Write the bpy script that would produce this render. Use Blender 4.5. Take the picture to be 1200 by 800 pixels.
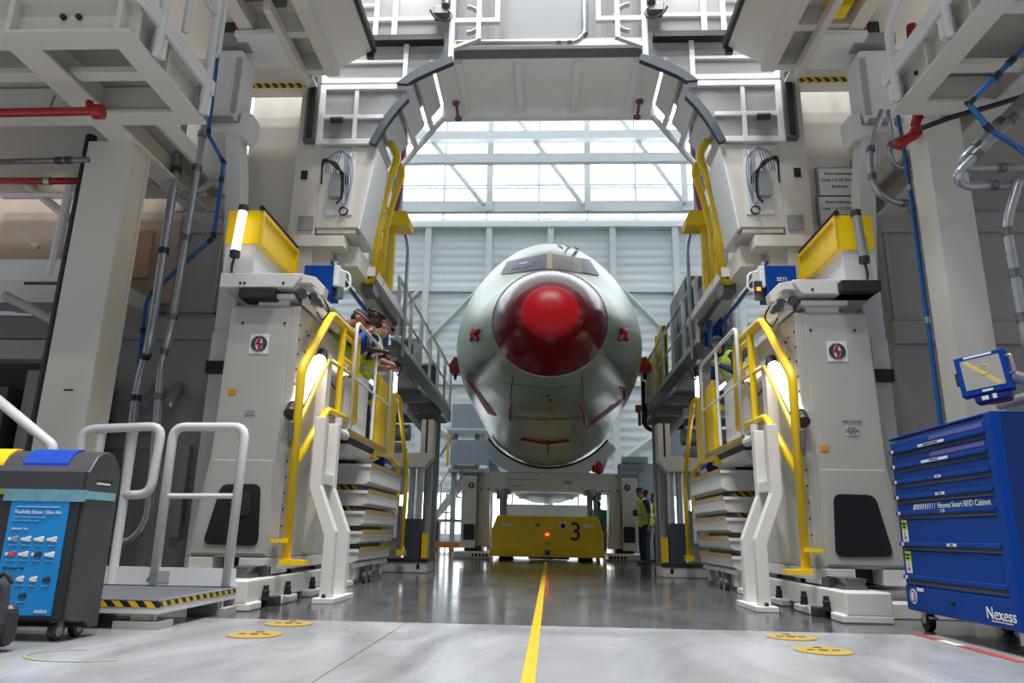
import bpy, bmesh, math, random
import numpy as np
from mathutils import Vector, Matrix
from mathutils.bvhtree import BVHTree
random.seed(7)
for _o in list(bpy.data.objects): bpy.data.objects.remove(_o)
SC = bpy.context.scene
COL = SC.collection
# ------------------------------------------------------------------ camera
F, CAMH = 850.0, 0.6
_dY = np.array([38.5, 227, F]); _dY /= np.linalg.norm(_dY)
_V = (38.5*58 + F*F)/227
_dZ = np.array([58, -_V, F]); _dZ /= np.linalg.norm(_dZ)
_dX = np.cross(-_dZ, _dY); _dX /= np.linalg.norm(_dX)
if _dX[0] < 0: _dX = -_dX
RC = np.stack([_dX, _dY, _dZ], 1)
C0 = np.array([0, 0, CAMH])
def ray(px, py): return RC.T @ np.array([(px-600)/F, (py-400)/F, 1.0])
def at(px, py, Y): r = ray(px, py); return tuple(C0 + r*(Y/r[1]))
def ax(px, py, X): r = ray(px, py); return tuple(C0 + r*(X/r[0]))
def fl(px, py, z=0.0): r = ray(px, py); return tuple(C0 + r*((z-CAMH)/r[2]))
cam = bpy.data.cameras.new('camera'); camo = bpy.data.objects.new('camera', cam); COL.objects.link(camo)
cam.sensor_width = 36; cam.lens = F/1200*36; cam.clip_start = 0.05; cam.clip_end = 500
m4 = Matrix.Identity(4)
for i in range(3):
    m4[i][0] = RC[0][i]; m4[i][1] = -RC[1][i]; m4[i][2] = -RC[2][i]; m4[i][3] = C0[i]
camo.matrix_world = m4
SC.camera = camo
# ------------------------------------------------------------------ world, lamps, exposure
SC.view_settings.view_transform = 'Standard'; SC.view_settings.look = 'None'
SC.view_settings.gamma = 1.0; SC.view_settings.use_curve_mapping = False
SC.view_settings.exposure = 0.2
W = bpy.data.worlds.new('sky'); SC.world = W; W.use_nodes = True
W.node_tree.nodes['Background'].inputs[0].default_value = (0.90, 0.96, 1.0, 1)
W.node_tree.nodes['Background'].inputs[1].default_value = 4.9
def area(loc, sx, sy, power, col=(0.985, 0.99, 1.0), rot=(0, 0, 0)):
    l = bpy.data.lights.new('hall_and_fill_lamp', 'AREA'); l.shape = 'RECTANGLE'; l.size = sx; l.size_y = sy
    l.energy = power; l.color = col
    o = bpy.data.objects.new('hall_and_fill_lamp', l); o.location = loc; o.rotation_euler = rot; COL.objects.link(o)
LAMPW = 1100
for ly in (-3.0, 1.0, 4.6):
    for lx in (-4.2, -1.4, 1.4, 4.2):
        area((lx, ly, 23.6), 1.2, 0.9, LAMPW)
for lx in (-6, 6): area((lx, -10, 23.6), 1.2, 0.9, 600)  # weaker pair added behind the camera as fill light for the fronts
# ------------------------------------------------------------------ materials
def lin(c):
    return tuple(((x/255)/12.92 if x/255 <= 0.04045 else ((x/255+0.055)/1.055)**2.4) for x in c)
MATS = {}
def mat(name, rgb, rough=0.5, metal=0.0, var=0.05, scale=3.0, emit=0, alpha=1.0, bump=0.0, coat=0.0):
    if name in MATS: return MATS[name]
    m = bpy.data.materials.new(name); m.use_nodes = True
    nt = m.node_tree; b = nt.nodes['Principled BSDF']
    c = lin(rgb)
    b.inputs['Roughness'].default_value = rough; b.inputs['Metallic'].default_value = metal
    if coat: b.inputs['Coat Weight'].default_value = coat
    if emit:
        b.inputs['Emission Color'].default_value = (*c, 1); b.inputs['Emission Strength'].default_value = emit
    if var:
        tc = nt.nodes.new('ShaderNodeTexCoord'); n = nt.nodes.new('ShaderNodeTexNoise')
        n.inputs['Scale'].default_value = scale; n.inputs['Detail'].default_value = 5
        nt.links.new(tc.outputs['Object'], n.inputs['Vector'])
        mx = nt.nodes.new('ShaderNodeMix'); mx.data_type = 'RGBA'
        mx.inputs[6].default_value = (*[max(0, x*(1-var*2)) for x in c], 1)
        mx.inputs[7].default_value = (*[min(1, x*(1+var)) for x in c], 1)
        nt.links.new(n.outputs['Fac'], mx.inputs[0]); nt.links.new(mx.outputs[2], b.inputs['Base Color'])
        if bump:
            bp = nt.nodes.new('ShaderNodeBump'); bp.inputs['Strength'].default_value = bump; bp.inputs['Distance'].default_value = 0.02
            nt.links.new(n.outputs['Fac'], bp.inputs['Height']); nt.links.new(bp.outputs[0], b.inputs['Normal'])
    else:
        b.inputs['Base Color'].default_value = (*c, 1)
    b.inputs['Alpha'].default_value = alpha
    MATS[name] = m; return m
def hazard(name, period, c1=(214, 170, 20), c2=(28, 28, 28), k=(1, 1, 1)):
    if name in MATS: return MATS[name]
    m = bpy.data.materials.new(name); m.use_nodes = True; nt = m.node_tree; b = nt.nodes['Principled BSDF']
    b.inputs['Roughness'].default_value = 0.5
    g = nt.nodes.new('ShaderNodeNewGeometry')
    d = nt.nodes.new('ShaderNodeVectorMath'); d.operation = 'DOT_PRODUCT'; d.inputs[1].default_value = [q/period for q in k]
    nt.links.new(g.outputs['Position'], d.inputs[0])
    fr = nt.nodes.new('ShaderNodeMath'); fr.operation = 'FRACT'; nt.links.new(d.outputs['Value'], fr.inputs[0])
    gt = nt.nodes.new('ShaderNodeMath'); gt.operation = 'GREATER_THAN'; gt.inputs[1].default_value = 0.5; nt.links.new(fr.outputs[0], gt.inputs[0])
    mx = nt.nodes.new('ShaderNodeMix'); mx.data_type = 'RGBA'
    mx.inputs[6].default_value = (*lin(c1), 1); mx.inputs[7].default_value = (*lin(c2), 1)
    nt.links.new(gt.outputs[0], mx.inputs[0]); nt.links.new(mx.outputs[2], b.inputs['Base Color'])
    MATS[name] = m; return m
WHITE = mat('white_paint', (208, 206, 202), 0.38, var=0.03)
TOWERP = mat('tower_paint', (172, 170, 164), 0.4, var=0.03)
WHITE2 = mat('cool_white_paint', (214, 216, 216), 0.4, var=0.03)
CREAM = mat('cream_paint', (204, 200, 192), 0.45, var=0.03)
GREYP = mat('grey_wall_paint', (165, 163, 162), 0.6, var=0.05, scale=1.2)
GREY = mat('mid_grey_paint', (140, 142, 145), 0.5)
DGREY = mat('dark_grey_paint', (72, 74, 78), 0.5)
BLACK = mat('black_rubber', (26, 26, 29), 0.55)
BLK2 = mat('near_black_plastic', (40, 41, 44), 0.45)
YEL = mat('yellow_paint', (228, 192, 14), 0.35, var=0.06)
YELAGV = mat('vehicle_yellow_paint', (222, 184, 18), 0.38, var=0.04)
RED = mat('red_paint', (150, 24, 24), 0.35)
REDT = mat('red_cover_fabric', (176, 32, 30), 0.6)
BLUE = mat('cabinet_blue_paint', (0, 56, 136), 0.5, var=0.04); BLUE.node_tree.nodes['Principled BSDF'].inputs['Specular IOR Level'].default_value = 0.15
BLUED = mat('dark_blue_paint', (0, 34, 100), 0.35)
PIPEB = mat('blue_pipe_plastic', (16, 92, 160), 0.35)
STEEL = mat('galvanised_steel', (176, 182, 188), 0.3, 0.65, var=0.12, scale=9)
STEELD = mat('dull_steel', (120, 122, 124), 0.4, 0.8, var=0.1)
SEAL = mat('slate_rubber_seal', (54, 62, 72), 0.6)
TUBE = mat('lit_tube', (255, 250, 240), 0.3, var=0, emit=4)
WIRE = mat('black_cable', (22, 22, 24), 0.5, var=0)
HAZ = hazard('hazard_stripes', 0.10)
HAZS = hazard('hazard_teeth', 0.075, k=(0, 1, 1))
PLASTIC = mat('clear_panel', (168, 170, 170), 0.18, var=0.08, scale=2.5, alpha=0.62)
# ------------------------------------------------------------------ mesh builder
class MB:
    def __init__(self): self.v = []; self.f = []; self.smooth = False
    def add(self, vs, fs):
        n = len(self.v); self.v += [tuple(map(float, p)) for p in vs]; self.f += [tuple(i+n for i in q) for q in fs]; return self
    def box(self, x0, x1, y0, y1, z0, z1):
        e = 0.0004*((len(self.v)//8) % 8); x0, x1 = min(x0, x1)-e, max(x0, x1)+e; y0 -= e; y1 += e; z0 -= e*.5; z1 += e
        return self.add([(x0,y0,z0),(x1,y0,z0),(x1,y1,z0),(x0,y1,z0),(x0,y0,z1),(x1,y0,z1),(x1,y1,z1),(x0,y1,z1)],
                        [(0,3,2,1),(4,5,6,7),(0,1,5,4),(1,2,6,5),(2,3,7,6),(3,0,4,7)])
    def prism(self, pts, axis, a, b):
        def P(p, t):
            return {'y': (p[0], t, p[1]), 'x': (t, p[0], p[1]), 'z': (p[0], p[1], t)}[axis]
        n = len(pts)
        return self.add([P(p, a) for p in pts]+[P(p, b) for p in pts],
                        [tuple(range(n)), tuple(range(2*n-1, n-1, -1))]+[(i, i+n, (i+1) % n+n, (i+1) % n) for i in range(n)])
    def loft(self, rings, closed=True, caps=True):
        n = len(rings[0]); vs = [p for r in rings for p in r]; fs = []
        for i in range(len(rings)-1):
            for j in range(n if closed else n-1):
                k = (j+1) % n
                fs.append((i*n+j, i*n+k, (i+1)*n+k, (i+1)*n+j))
        if caps: fs += [tuple(range(n-1, -1, -1)), tuple(range((len(rings)-1)*n, len(rings)*n))]
        return self.add(vs, fs)
    def tube(self, path, r, n=10, closed=False):
        P = [Vector(p) for p in path]; m = len(P); rings = []; u = None
        rr = r if isinstance(r, (list, tuple)) else [r]*m
        for i in range(m):
            if closed: a = (P[i]-P[i-1]).normalized(); b = (P[(i+1) % m]-P[i]).normalized()
            else:
                a = (P[i]-P[i-1]).normalized() if i > 0 else (P[1]-P[0]).normalized()
                b = (P[i+1]-P[i]).normalized() if i < m-1 else a
            t = (a+b)
            t = t.normalized() if t.length > 1e-6 else a
            if u is None:
                u = t.cross(Vector((0, 0, 1)))
                if u.length < 0.1: u = t.cross(Vector((1, 0, 0)))
            u = (u - t*u.dot(t)).normalized(); w = t.cross(u)
            c = max(0.35, math.sqrt(max(0, (1+a.dot(b))/2)))
            bis = (b-a); k = bis.normalized() if bis.length > 1e-5 else None
            ring = []
            for j in range(n):
                q = math.tau*j/n; d = u*math.cos(q)*rr[i]+w*math.sin(q)*rr[i]
                if k is not None: d = d + k*(d.dot(k))*(1/c-1)
                ring.append(tuple(P[i]+d))
            rings.append(ring)
        if closed: rings.append(rings[0]); return self.loft(rings, caps=False)
        return self.loft(rings)
    def pipe(self, path, r, rad=0.08, n=10, k=5): return self.tube(fillet(path, rad, k), r, n)
    def ell(self, c, rad, M=None, nu=14, nv=9):
        c = Vector(c); vs = []; fs = []
        for i in range(nv+1):
            th = math.pi*i/nv
            for j in range(nu):
                ph = math.tau*j/nu
                p = Vector((rad[0]*math.sin(th)*math.cos(ph), rad[1]*math.sin(th)*math.sin(ph), rad[2]*math.cos(th)))
                if M is not None: p = M @ p
                vs.append(tuple(c+p))
        for i in range(nv):
            for j in range(nu):
                k = (j+1) % nu; fs.append((i*nu+j, (i+1)*nu+j, (i+1)*nu+k, i*nu+k))
        return self.add(vs, fs)
    def cap(self, p0, p1, r0, r1=None, n=12):
        r1 = r0 if r1 is None else r1; p0 = Vector(p0); p1 = Vector(p1); d = (p1-p0)
        if d.length < 1e-5: return self.ell(p0, (r0, r0, r0))
        d.normalize(); pts = []; rs = []
        for a in (80, 55, 28): pts.append(p0-d*r0*math.sin(math.radians(a))); rs.append(r0*math.cos(math.radians(a)))
        pts += [p0, p1]; rs += [r0, r1]
        for a in (28, 55, 80): pts.append(p1+d*r1*math.sin(math.radians(a))); rs.append(r1*math.cos(math.radians(a)))
        return self.tube(pts, rs, n)
    def disc(self, c, nrm, r, h, n=24):
        nrm = Vector(nrm).normalized(); c = Vector(c); return self.tube([c, c+nrm*h], r, n)
    def lathe(self, c, axis, prof, n=24):
        c = Vector(c); a = Vector(axis).normalized()
        return self.tube([c+a*z for z, r in prof], [r for z, r in prof], n)
def fillet(path, rad, k=5):
    P = [Vector(p) for p in path]; out = [P[0]]
    for i in range(1, len(P)-1):
        a = P[i-1]-P[i]; b = P[i+1]-P[i]; ra = min(rad, a.length*0.48, b.length*0.48)
        p0 = P[i]+a.normalized()*ra; p1 = P[i]+b.normalized()*ra
        for j in range(k+1):
            t = j/k; out.append(p0*(1-t)**2+P[i]*2*t*(1-t)+p1*t*t)
    out.append(P[-1]); return out
WL = {}
def link(name, me, m, parent, wl):
    o = bpy.data.objects.new(name, me); COL.objects.link(o)
    if m is not None: me.materials.append(m)
    if parent is not None:
        o.parent = parent; pw = WL[parent.name]; o.location = Vector(wl)-pw
    else: o.location = wl
    WL[o.name] = Vector(wl); return o
def build(name, mb, m, parent=None, s=1, oy=0, bevel=0, smooth=False, remesh=0, seg=2):
    """one mesh object out of the collected shapes; s mirrors x, oy shifts y"""
    V = np.array(mb.v); V[:, 0] *= s; V[:, 1] += oy
    lo, hi = V.min(0), V.max(0); base = np.array([(lo[0]+hi[0])/2, (lo[1]+hi[1])/2, lo[2]])
    me = bpy.data.meshes.new(name); me.from_pydata([tuple(p) for p in (V-base)], [], mb.f)
    bm = bmesh.new(); bm.from_mesh(me)
    bmesh.ops.recalc_face_normals(bm, faces=bm.faces); bm.to_mesh(me); bm.free()
    o = link(name, me, m, parent, base)
    if smooth or mb.smooth:
        me.polygons.foreach_set('use_smooth', [True]*len(me.polygons))
    if remesh:
        r = o.modifiers.new('r', 'REMESH'); r.mode = 'VOXEL'; r.voxel_size = remesh; r.use_smooth_shade = True
        q = o.modifiers.new('s', 'SMOOTH'); q.factor = 0.5; q.iterations = 3
    if bevel:
        b = o.modifiers.new('b', 'BEVEL'); b.width = bevel; b.segments = seg; b.limit_method = 'ANGLE'; b.angle_limit = math.radians(40)
    return o
def tag(o, label=None, cat=None, group=None, kind=None):
    if label: o['label'] = label
    if cat: o['category'] = cat
    if group: o['group'] = group
    if kind: o['kind'] = kind
    return o
def thing(name, loc, label, cat, group=None):
    o = bpy.data.objects.new(name, None); COL.objects.link(o); o.location = loc; o.empty_display_size = 0.2
    WL[o.name] = Vector(loc); return tag(o, label, cat, group)
def struct(name, mb, m, label=None, **k): return tag(build(name, mb, m, **k), label, None, None, 'structure')
def text_mb(body, size, org, right, up, align='CENTER', ext=0.0015):
    cu = bpy.data.curves.new('t', 'FONT'); cu.body = body; cu.size = size; cu.align_x = align; cu.align_y = 'CENTER'; cu.extrude = ext; cu.resolution_u = 3
    o = bpy.data.objects.new('t', cu); COL.objects.link(o)
    dg = bpy.context.evaluated_depsgraph_get(); dg.update()
    me = bpy.data.meshes.new_from_object(o.evaluated_get(dg))
    R = Vector(right).normalized(); U = Vector(up).normalized(); N = R.cross(U)
    mb = MB(); mb.add([tuple(Vector(org)+R*v.co.x+U*v.co.y+N*(v.co.z+ext)) for v in me.vertices], [tuple(p.vertices) for p in me.polygons])
    bpy.data.objects.remove(o); bpy.data.curves.remove(cu); bpy.data.meshes.remove(me)
    return mb
def text(name, body, size, org, right, up, m, parent, align='CENTER'):
    return build(name, text_mb(body, size, org, right, up, align), m, parent)
FX, FZ = (1, 0, 0), (0, 0, 1)
SIDES = (-1, 1)
OY = {-1: 0.0, 1: 0.15}
SIDE = {-1: 'on the bin side', 1: 'on the blue cabinet side'}
def rrect(x0, x1, z0, z1, r, k=4):
    pts = []
    for cx, cz, a in ((x1-r, z0+r, -90), (x1-r, z1-r, 0), (x0+r, z1-r, 90), (x0+r, z0+r, 180)):
        for i in range(k+1):
            t = math.radians(a+90*i/k); pts.append((cx+r*math.cos(t), cz+r*math.sin(t)))
    return pts
def rpoly(pts, r, k=4):
    P = [Vector((p[0], p[1], 0)) for p in pts]; n = len(P); out = []
    for i in range(n):
        a = P[i-1]-P[i]; b = P[(i+1) % n]-P[i]; p0 = P[i]+a.normalized()*r; p1 = P[i]+b.normalized()*r
        for j in range(k+1):
            t = j/k; q = p0*(1-t)**2+P[i]*2*t*(1-t)+p1*t*t; out.append((q.x, q.y))
    return out
# ================================================================== SETTING
fm = bpy.data.materials.new('polished_concrete'); fm.use_nodes = True
nt = fm.node_tree; N = nt.nodes; L = nt.links; b = N['Principled BSDF']
g = N.new('ShaderNodeNewGeometry'); sp = N.new('ShaderNodeSeparateXYZ'); L.new(g.outputs['Position'], sp.inputs[0])
n1 = N.new('ShaderNodeTexNoise'); n1.inputs['Scale'].default_value = 0.55; n1.inputs['Detail'].default_value = 8; n1.inputs['Roughness'].default_value = 0.62
n2 = N.new('ShaderNodeTexNoise'); n2.inputs['Scale'].default_value = 6; n2.inputs['Detail'].default_value = 6
n3 = N.new('ShaderNodeTexNoise'); n3.inputs['Scale'].default_value = 1.1; n3.inputs['Detail'].default_value = 4; n3.inputs['Distortion'].default_value = 1.2
mp = N.new('ShaderNodeMapping'); mp.inputs['Scale'].default_value = (1, 0.45, 1); L.new(g.outputs['Position'], mp.inputs[0])
for q in (n1, n3): L.new(mp.outputs[0], q.inputs['Vector'])
L.new(g.outputs['Position'], n2.inputs['Vector'])
def math_node(op, a, bb=None, c=None):
    q = N.new('ShaderNodeMath'); q.operation = op
    for i, x in enumerate((a, bb, c)):
        if x is None: continue
        if isinstance(x, (int, float)): q.inputs[i].default_value = x
        else: L.new(x, q.inputs[i])
    return q.outputs[0]
cr = N.new('ShaderNodeValToRGB'); cr.color_ramp.elements[0].position = 0.36; cr.color_ramp.elements[1].position = 0.68
cr.color_ramp.elements[0].color = (*lin((50, 50, 52)), 1); cr.color_ramp.elements[1].color = (*lin((106, 107, 110)), 1)
ad = math_node('ADD', math_node('MULTIPLY', n1.outputs['Fac'], 0.7), math_node('MULTIPLY', n2.outputs['Fac'], 0.3)); L.new(ad, cr.inputs[0])
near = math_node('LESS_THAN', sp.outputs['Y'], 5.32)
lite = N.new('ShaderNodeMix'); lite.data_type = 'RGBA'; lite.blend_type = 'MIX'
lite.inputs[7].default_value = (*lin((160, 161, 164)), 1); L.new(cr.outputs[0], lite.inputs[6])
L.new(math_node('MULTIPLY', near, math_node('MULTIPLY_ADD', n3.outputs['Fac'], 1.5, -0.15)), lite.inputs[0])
def joint(out, pos, w=0.012): return math_node('LESS_THAN', math_node('ABSOLUTE', math_node('SUBTRACT', out, pos)), w)
jt = math_node('MAXIMUM', joint(sp.outputs['Y'], 5.32), math_node('MAXIMUM', joint(sp.outputs['X'], -0.95, 0.006), math_node('MAXIMUM', joint(sp.outputs['X'], 4.4), joint(sp.outputs['Y'], 10.3))))
dk = N.new('ShaderNodeMix'); dk.data_type = 'RGBA'; dk.inputs[7].default_value = (*lin((70, 68, 66)), 1)
L.new(math_node('MULTIPLY', jt, 0.7), dk.inputs[0]); L.new(lite.outputs[2], dk.inputs[6]); L.new(dk.outputs[2], b.inputs['Base Color'])
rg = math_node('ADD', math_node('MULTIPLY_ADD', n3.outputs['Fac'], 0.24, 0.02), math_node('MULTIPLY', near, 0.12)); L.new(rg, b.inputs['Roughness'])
b.inputs['Coat Weight'].default_value = 0.0
bp = N.new('ShaderNodeBump'); bp.inputs['Strength'].default_value = 0.03; bp.inputs['Distance'].default_value = 0.02
L.new(n2.outputs['Fac'], bp.inputs['Height']); L.new(bp.outputs[0], b.inputs['Normal'])
struct('floor', MB().box(-30, 30, -26, 46, -0.2, 0), fm)
# enclosing front hall (behind and above the camera)
HALLW = mat('hall_wall_panel', (120, 122, 124), 0.7)
struct('wall_left', MB().box(-14.3, -14, -26, 8.2, 0, 24), HALLW)
struct('wall_right', MB().box(14, 14.3, -26, 8.2, 0, 24), HALLW)
struct('wall_rear', MB().box(-14, 14, -26.3, -26, 0, 24), HALLW)
struct('ceiling', MB().box(-14.3, 14.3, -26.3, 9.2, 24, 24.3), HALLW)
# portal through which the aircraft comes: cream walls, top wall, faceted tunnel
for s in (-1, 1):
    struct('wall_portal_%s' % ('left' if s < 0 else 'right'), MB().prism([(3.85, 3.0), (2.95, 3.0), (2.95, 3.9), (2.5, 3.9), (2.5, 5.65), (1.6, 6.82), (1.6, 6.9), (3.85, 6.9)], 'y', 8.25, 8.5), CREAM, s=s)
HEADP = mat('header_panel', (112, 115, 117), 0.5, var=0.03)  # header grey darkened to offset the strong lamp light on it
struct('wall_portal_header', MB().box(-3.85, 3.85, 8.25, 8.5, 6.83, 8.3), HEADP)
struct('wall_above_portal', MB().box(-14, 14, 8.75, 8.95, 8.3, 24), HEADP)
for s, nm in ((-1, 'wall_recess_left'), (1, 'wall_recess_right')):
    mb = MB().box(3.86, 14, 8.0, 8.2, 0, 8.75)
    struct(nm, mb, GREYP, s=s)
    t = MB().box(3.86, 9, 7.93, 8.0, 4.05, 4.3).box(3.86, 9, 7.93, 8.0, 2.72, 2.98).box(4.2, 9, 7.95, 8.0, 1.45, 1.6)
    for x in (3.9, 4.9, 6.2, 7.6): t.box(x, x+0.03, 7.96, 8.0, 2.98, 4.05)
    t.box(3.95, 4.05, 7.93, 8, 0.5, 1.5)
    struct('trim_%d' % (1 if s < 0 else 2), t, GREYP, s=s, bevel=0.008)
mb = MB()
mb.box(-1.56, 1.56, 8.5, 9.8, 6.82, 6.92)
for x in (-1.2, -0.4, 0.4, 1.2): mb.box(x-0.045, x+0.045, 8.5, 9.8, 6.75, 6.82)
mb.box(-1.6, 1.6, 9.72, 9.82, 6.7, 6.92).box(-1.7, 1.7, 8.2, 8.26, 6.80, 6.9)
struct('ceiling_portal', mb, mat('soffit_white', (240, 241, 241), .5))
for s in SIDES:
    mb = MB()
    mb.prism([(1.66, 6.86), (2.54, 5.66), (2.58, 5.70), (1.70, 6.90)], 'y', 8.5, 9.3)
    for k in range(4):     # slanted soffit plates with gaps between them
        u0, u1 = k/4+0.02, (k+1)/4-0.05
        a = Vector((1.58, 0, 6.84)).lerp(Vector((2.5, 0, 5.58)), u0); c = Vector((1.58, 0, 6.84)).lerp(Vector((2.5, 0, 5.58)), u1)
        mb.prism([(a.x, a.z), (c.x, c.z), (c.x+0.05, c.z+0.04), (a.x+0.05, a.z+0.04)], 'y', 8.5, 9.6)
        mb.prism([(c.x, c.z), (c.x-0.05, c.z-0.03), (c.x-0.02, c.z-0.08), (c.x+0.03, c.z-0.05)], 'y', 8.5, 9.75)
    mb.tube([(1.52, 9.78, 6.82), (2.5, 9.78, 5.5)], 0.045)
    mb.box(2.5, 2.6, 8.5, 8.62, 4.6, 5.65)
    struct('trim_%d' % (3 if s < 0 else 4), mb, WHITE2, s=s)
# far hall: end wall with ribbed panels, columns, windows, trusses
RIB = bpy.data.materials.new('ribbed_panel'); RIB.use_nodes = True
nt2 = RIB.node_tree; b2 = nt2.nodes['Principled BSDF']; b2.inputs['Base Color'].default_value = (*lin((214, 220, 222)), 1); b2.inputs['Roughness'].default_value = 0.5
tc = nt2.nodes.new('ShaderNodeNewGeometry'); wv = nt2.nodes.new('ShaderNodeTexWave'); wv.bands_direction = 'Z'; wv.inputs['Scale'].default_value = 0.55; wv.inputs['Distortion'].default_value = 0
nt2.links.new(tc.outputs['Position'], wv.inputs['Vector'])
bq = nt2.nodes.new('ShaderNodeBump'); bq.inputs['Strength'].default_value = 0.5; bq.inputs['Distance'].default_value = 0.08
nt2.links.new(wv.outputs['Fac'], bq.inputs['Height']); nt2.links.new(bq.outputs[0], b2.inputs['Normal'])
YB = 45.0
struct('wall_back', MB().box(-30, 30, YB, YB+0.3, 3.0, 20.3).box(-30, 30, YB, YB+0.3, 0, 0.6), RIB)
mb = MB()
for i in range(8): mb.box(-30, 30, 9.2+4.5*i, 12.45+4.5*i, 32, 32.2)  # roof strips added out of view, gaps sized to meter the daylight
struct('ceiling_hall', mb, WHITE2)
struct('wall_hall_front', MB().box(-30, 30, 9.0, 9.2, 24, 32).box(-30, -14, 9.0, 9.2, 0, 24).box(14, 30, 9.0, 9.2, 0, 24), WHITE2)  # unseen wall added to stop sky light above the front hall
struct('wall_hall_left', MB().box(-30.3, -30, 9, YB, 0, 32), WHITE2)
struct('wall_hall_right', MB().box(30, 30.3, 9, YB, 0, 32), WHITE2)
mb = MB()
for i in range(-6, 7):
    x = 0.28+4.07*i; mb.box(x-0.2, x+0.2, YB-0.5, YB, 0, 20.4)
mb.box(-30, 30, YB-0.25, YB, 15.9, 16.25).box(-30, 30, YB-0.25, YB, 9.7, 10.0).box(-30, 30, YB-0.6, YB, 20.3, 20.75)
mb.box(-30, 30, YB-0.15, YB, 3.0, 3.3)
struct('trim_5', mb, WHITE2)
mb = MB()
for sx in (-1, 1):
    for (a, c) in (((4.5, 16.3), (8.3, 12.2)), ((8.3, 8.0), (4.5, 5.2)), ((8.6, 16.0), (12.5, 12))):
        mb.tube([(sx*a[0]+0.28, YB-0.2, a[1]), (sx*c[0]+0.28, YB-0.2, c[1])], 0.12, 8)
struct('trim_6', mb, WHITE2)
def ez(y, Y): return at(640, y, Y)[2]
def ex(x, y, Y): p = at(x, y, Y); return (p[0], Y, p[2])
mb = MB()
for ya, yb, Y in ((152.5, 162, 42), (179, 189.5, 40), (235, 247.5, 43)): mb.box(-26, 26, Y, Y+0.4, ez(yb, Y), ez(ya, Y))
for x in (575, 688, 462, 800): p = ex(x, 190, 42.8); mb.box(p[0]-.2, p[0]+.2, 42.6, 42.95, ez(248, 42.8), ez(110, 42.8))
for a, c in (((495, 152), (567, 240)), ((596, 125), (683, 240)), ((716, 125), (802, 238)), ((610, 100), (600, 112))): mb.tube([ex(*a, 42.5), ex(*c, 42.5)], 0.17, 8)
struct('trim_7', mb, mat('truss_paint', (206, 212, 214), 0.5))
mb = MB()
for x in (522, 632, 744, 572, 688): p = ex(x, 200, YB); mb.box(p[0]-0.07, p[0]+0.07, YB-0.1, YB+0.1, 20.5, 32)
for y in (142, 167, 217, 220.5, 248, 257): z = ez(y, YB); mb.box(-30, 30, YB-0.05, YB+0.1, z-0.06, z+0.06)
f = struct('window_1', mb, mat('window_bar', (190, 198, 204), 0.5))
GLASS = mat('window_glass', (235, 242, 245), 0.05, var=0, alpha=0.08)
build('pane', MB().box(-30, 30, YB+0.12, YB+0.14, 20.3, 32), GLASS, f)
mb = MB()
for i in range(-15, 16): mb.box(i*2-0.05, i*2+0.05, YB, YB+0.2, 0.6, 3.0)
f = struct('window_2', mb, mat('window_bar', (190, 198, 204), 0.5))
build('pane', MB().box(-30, 30, YB+0.12, YB+0.14, 0.6, 3.0), GLASS, f)
# floor markings
YLINE = mat('floor_line_yellow', (190, 158, 26), 0.4, var=0.12, scale=5)
struct('trim_8', MB().add([(-0.115, 0.8, 0.004), (-0.055, 0.8, 0.004), (0.06, 17.6, 0.004), (0.0, 17.6, 0.004)], [(0, 1, 2, 3)]), YLINE, 'yellow guide line along the floor to the transporter')
mb = MB(); P0, P1 = Vector(fl(1070, 742)), Vector(fl(1199, 776)); d = (P1-P0).normalized(); n = Vector((-d.y, d.x, 0))*0.03
for a, c in ((0, 0.3), (0.5, 1.0)):
    A, B = P0.lerp(P1, a), P0.lerp(P1, c); mb.add([A-n+Vector((0,0,.003)), B-n+Vector((0,0,.003)), B+n+Vector((0,0,.003)), A+n+Vector((0,0,.003))], [(0, 1, 2, 3)])
struct('trim_9', mb, mat('worn_red_line', (168, 70, 60), 0.5, var=0.2, scale=9))
A, B = P0.lerp(P1, .3), P0.lerp(P1, .5); struct('trim_10', MB().add([A-n+Vector((0,0,.003)), B-n+Vector((0,0,.003)), B+n+Vector((0,0,.003)), A+n+Vector((0,0,.003))], [(0, 1, 2, 3)]), mat('worn_white_line', (216, 210, 206), 0.5))
GREENL = mat('green_chalk', (126, 160, 72), 0.6, var=0.2)
c = Vector(fl(98, 768)); rings = [[(c.x+math.cos(t)*(0.26+q), c.y+math.sin(t)*(0.17+q), 0.003) for t in [math.radians(k) for k in range(110, 330, 8)]] for q in (0, 0.014)]
struct('trim_11', MB().loft(rings, closed=False, caps=False), GREENL)
# ================================================================== AIRCRAFT
AX, Y0 = 0.06, 9.75
SEC = [(0, 3.66, 0.0, 0.0, 0.0), (0.02, 3.66, .19, .18, .18), (0.08, 3.665, .36, .34, .34), (0.2, 3.68, .50, .47, .47), (0.45, 3.72, .66, .62, .62), (0.75, 3.76, .79, .75, .75),
       (1.1, 3.8, .90, .86, .86), (1.6, 3.86, 1.08, .98, 1.07), (2.05, 3.93, 1.24, 1.08, 1.22), (2.6, 4.03, 1.43, 1.42, 1.39), (3.05, 4.12, 1.57, 1.66, 1.51), (3.8, 4.25, 1.77, 1.99, 1.7),
       (4.6, 4.35, 1.89, 2.12, 1.84), (5.5, 4.42, 1.965, 2.12, 1.96), (6.5, 4.45, 1.975, 2.07, 2.03), (8, 4.46, 1.975, 2.07, 2.07), (24, 4.46, 1.975, 2.07, 2.07)]
def sec(t):
    for i in range(len(SEC)-1):
        if SEC[i][0] <= t <= SEC[i+1][0]:
            a, bb = SEC[i], SEC[i+1]; u = (t-a[0])/(bb[0]-a[0])
            return [a[k]+(bb[k]-a[k])*u for k in range(1, 5)]
    return SEC[-1][1:]
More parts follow.
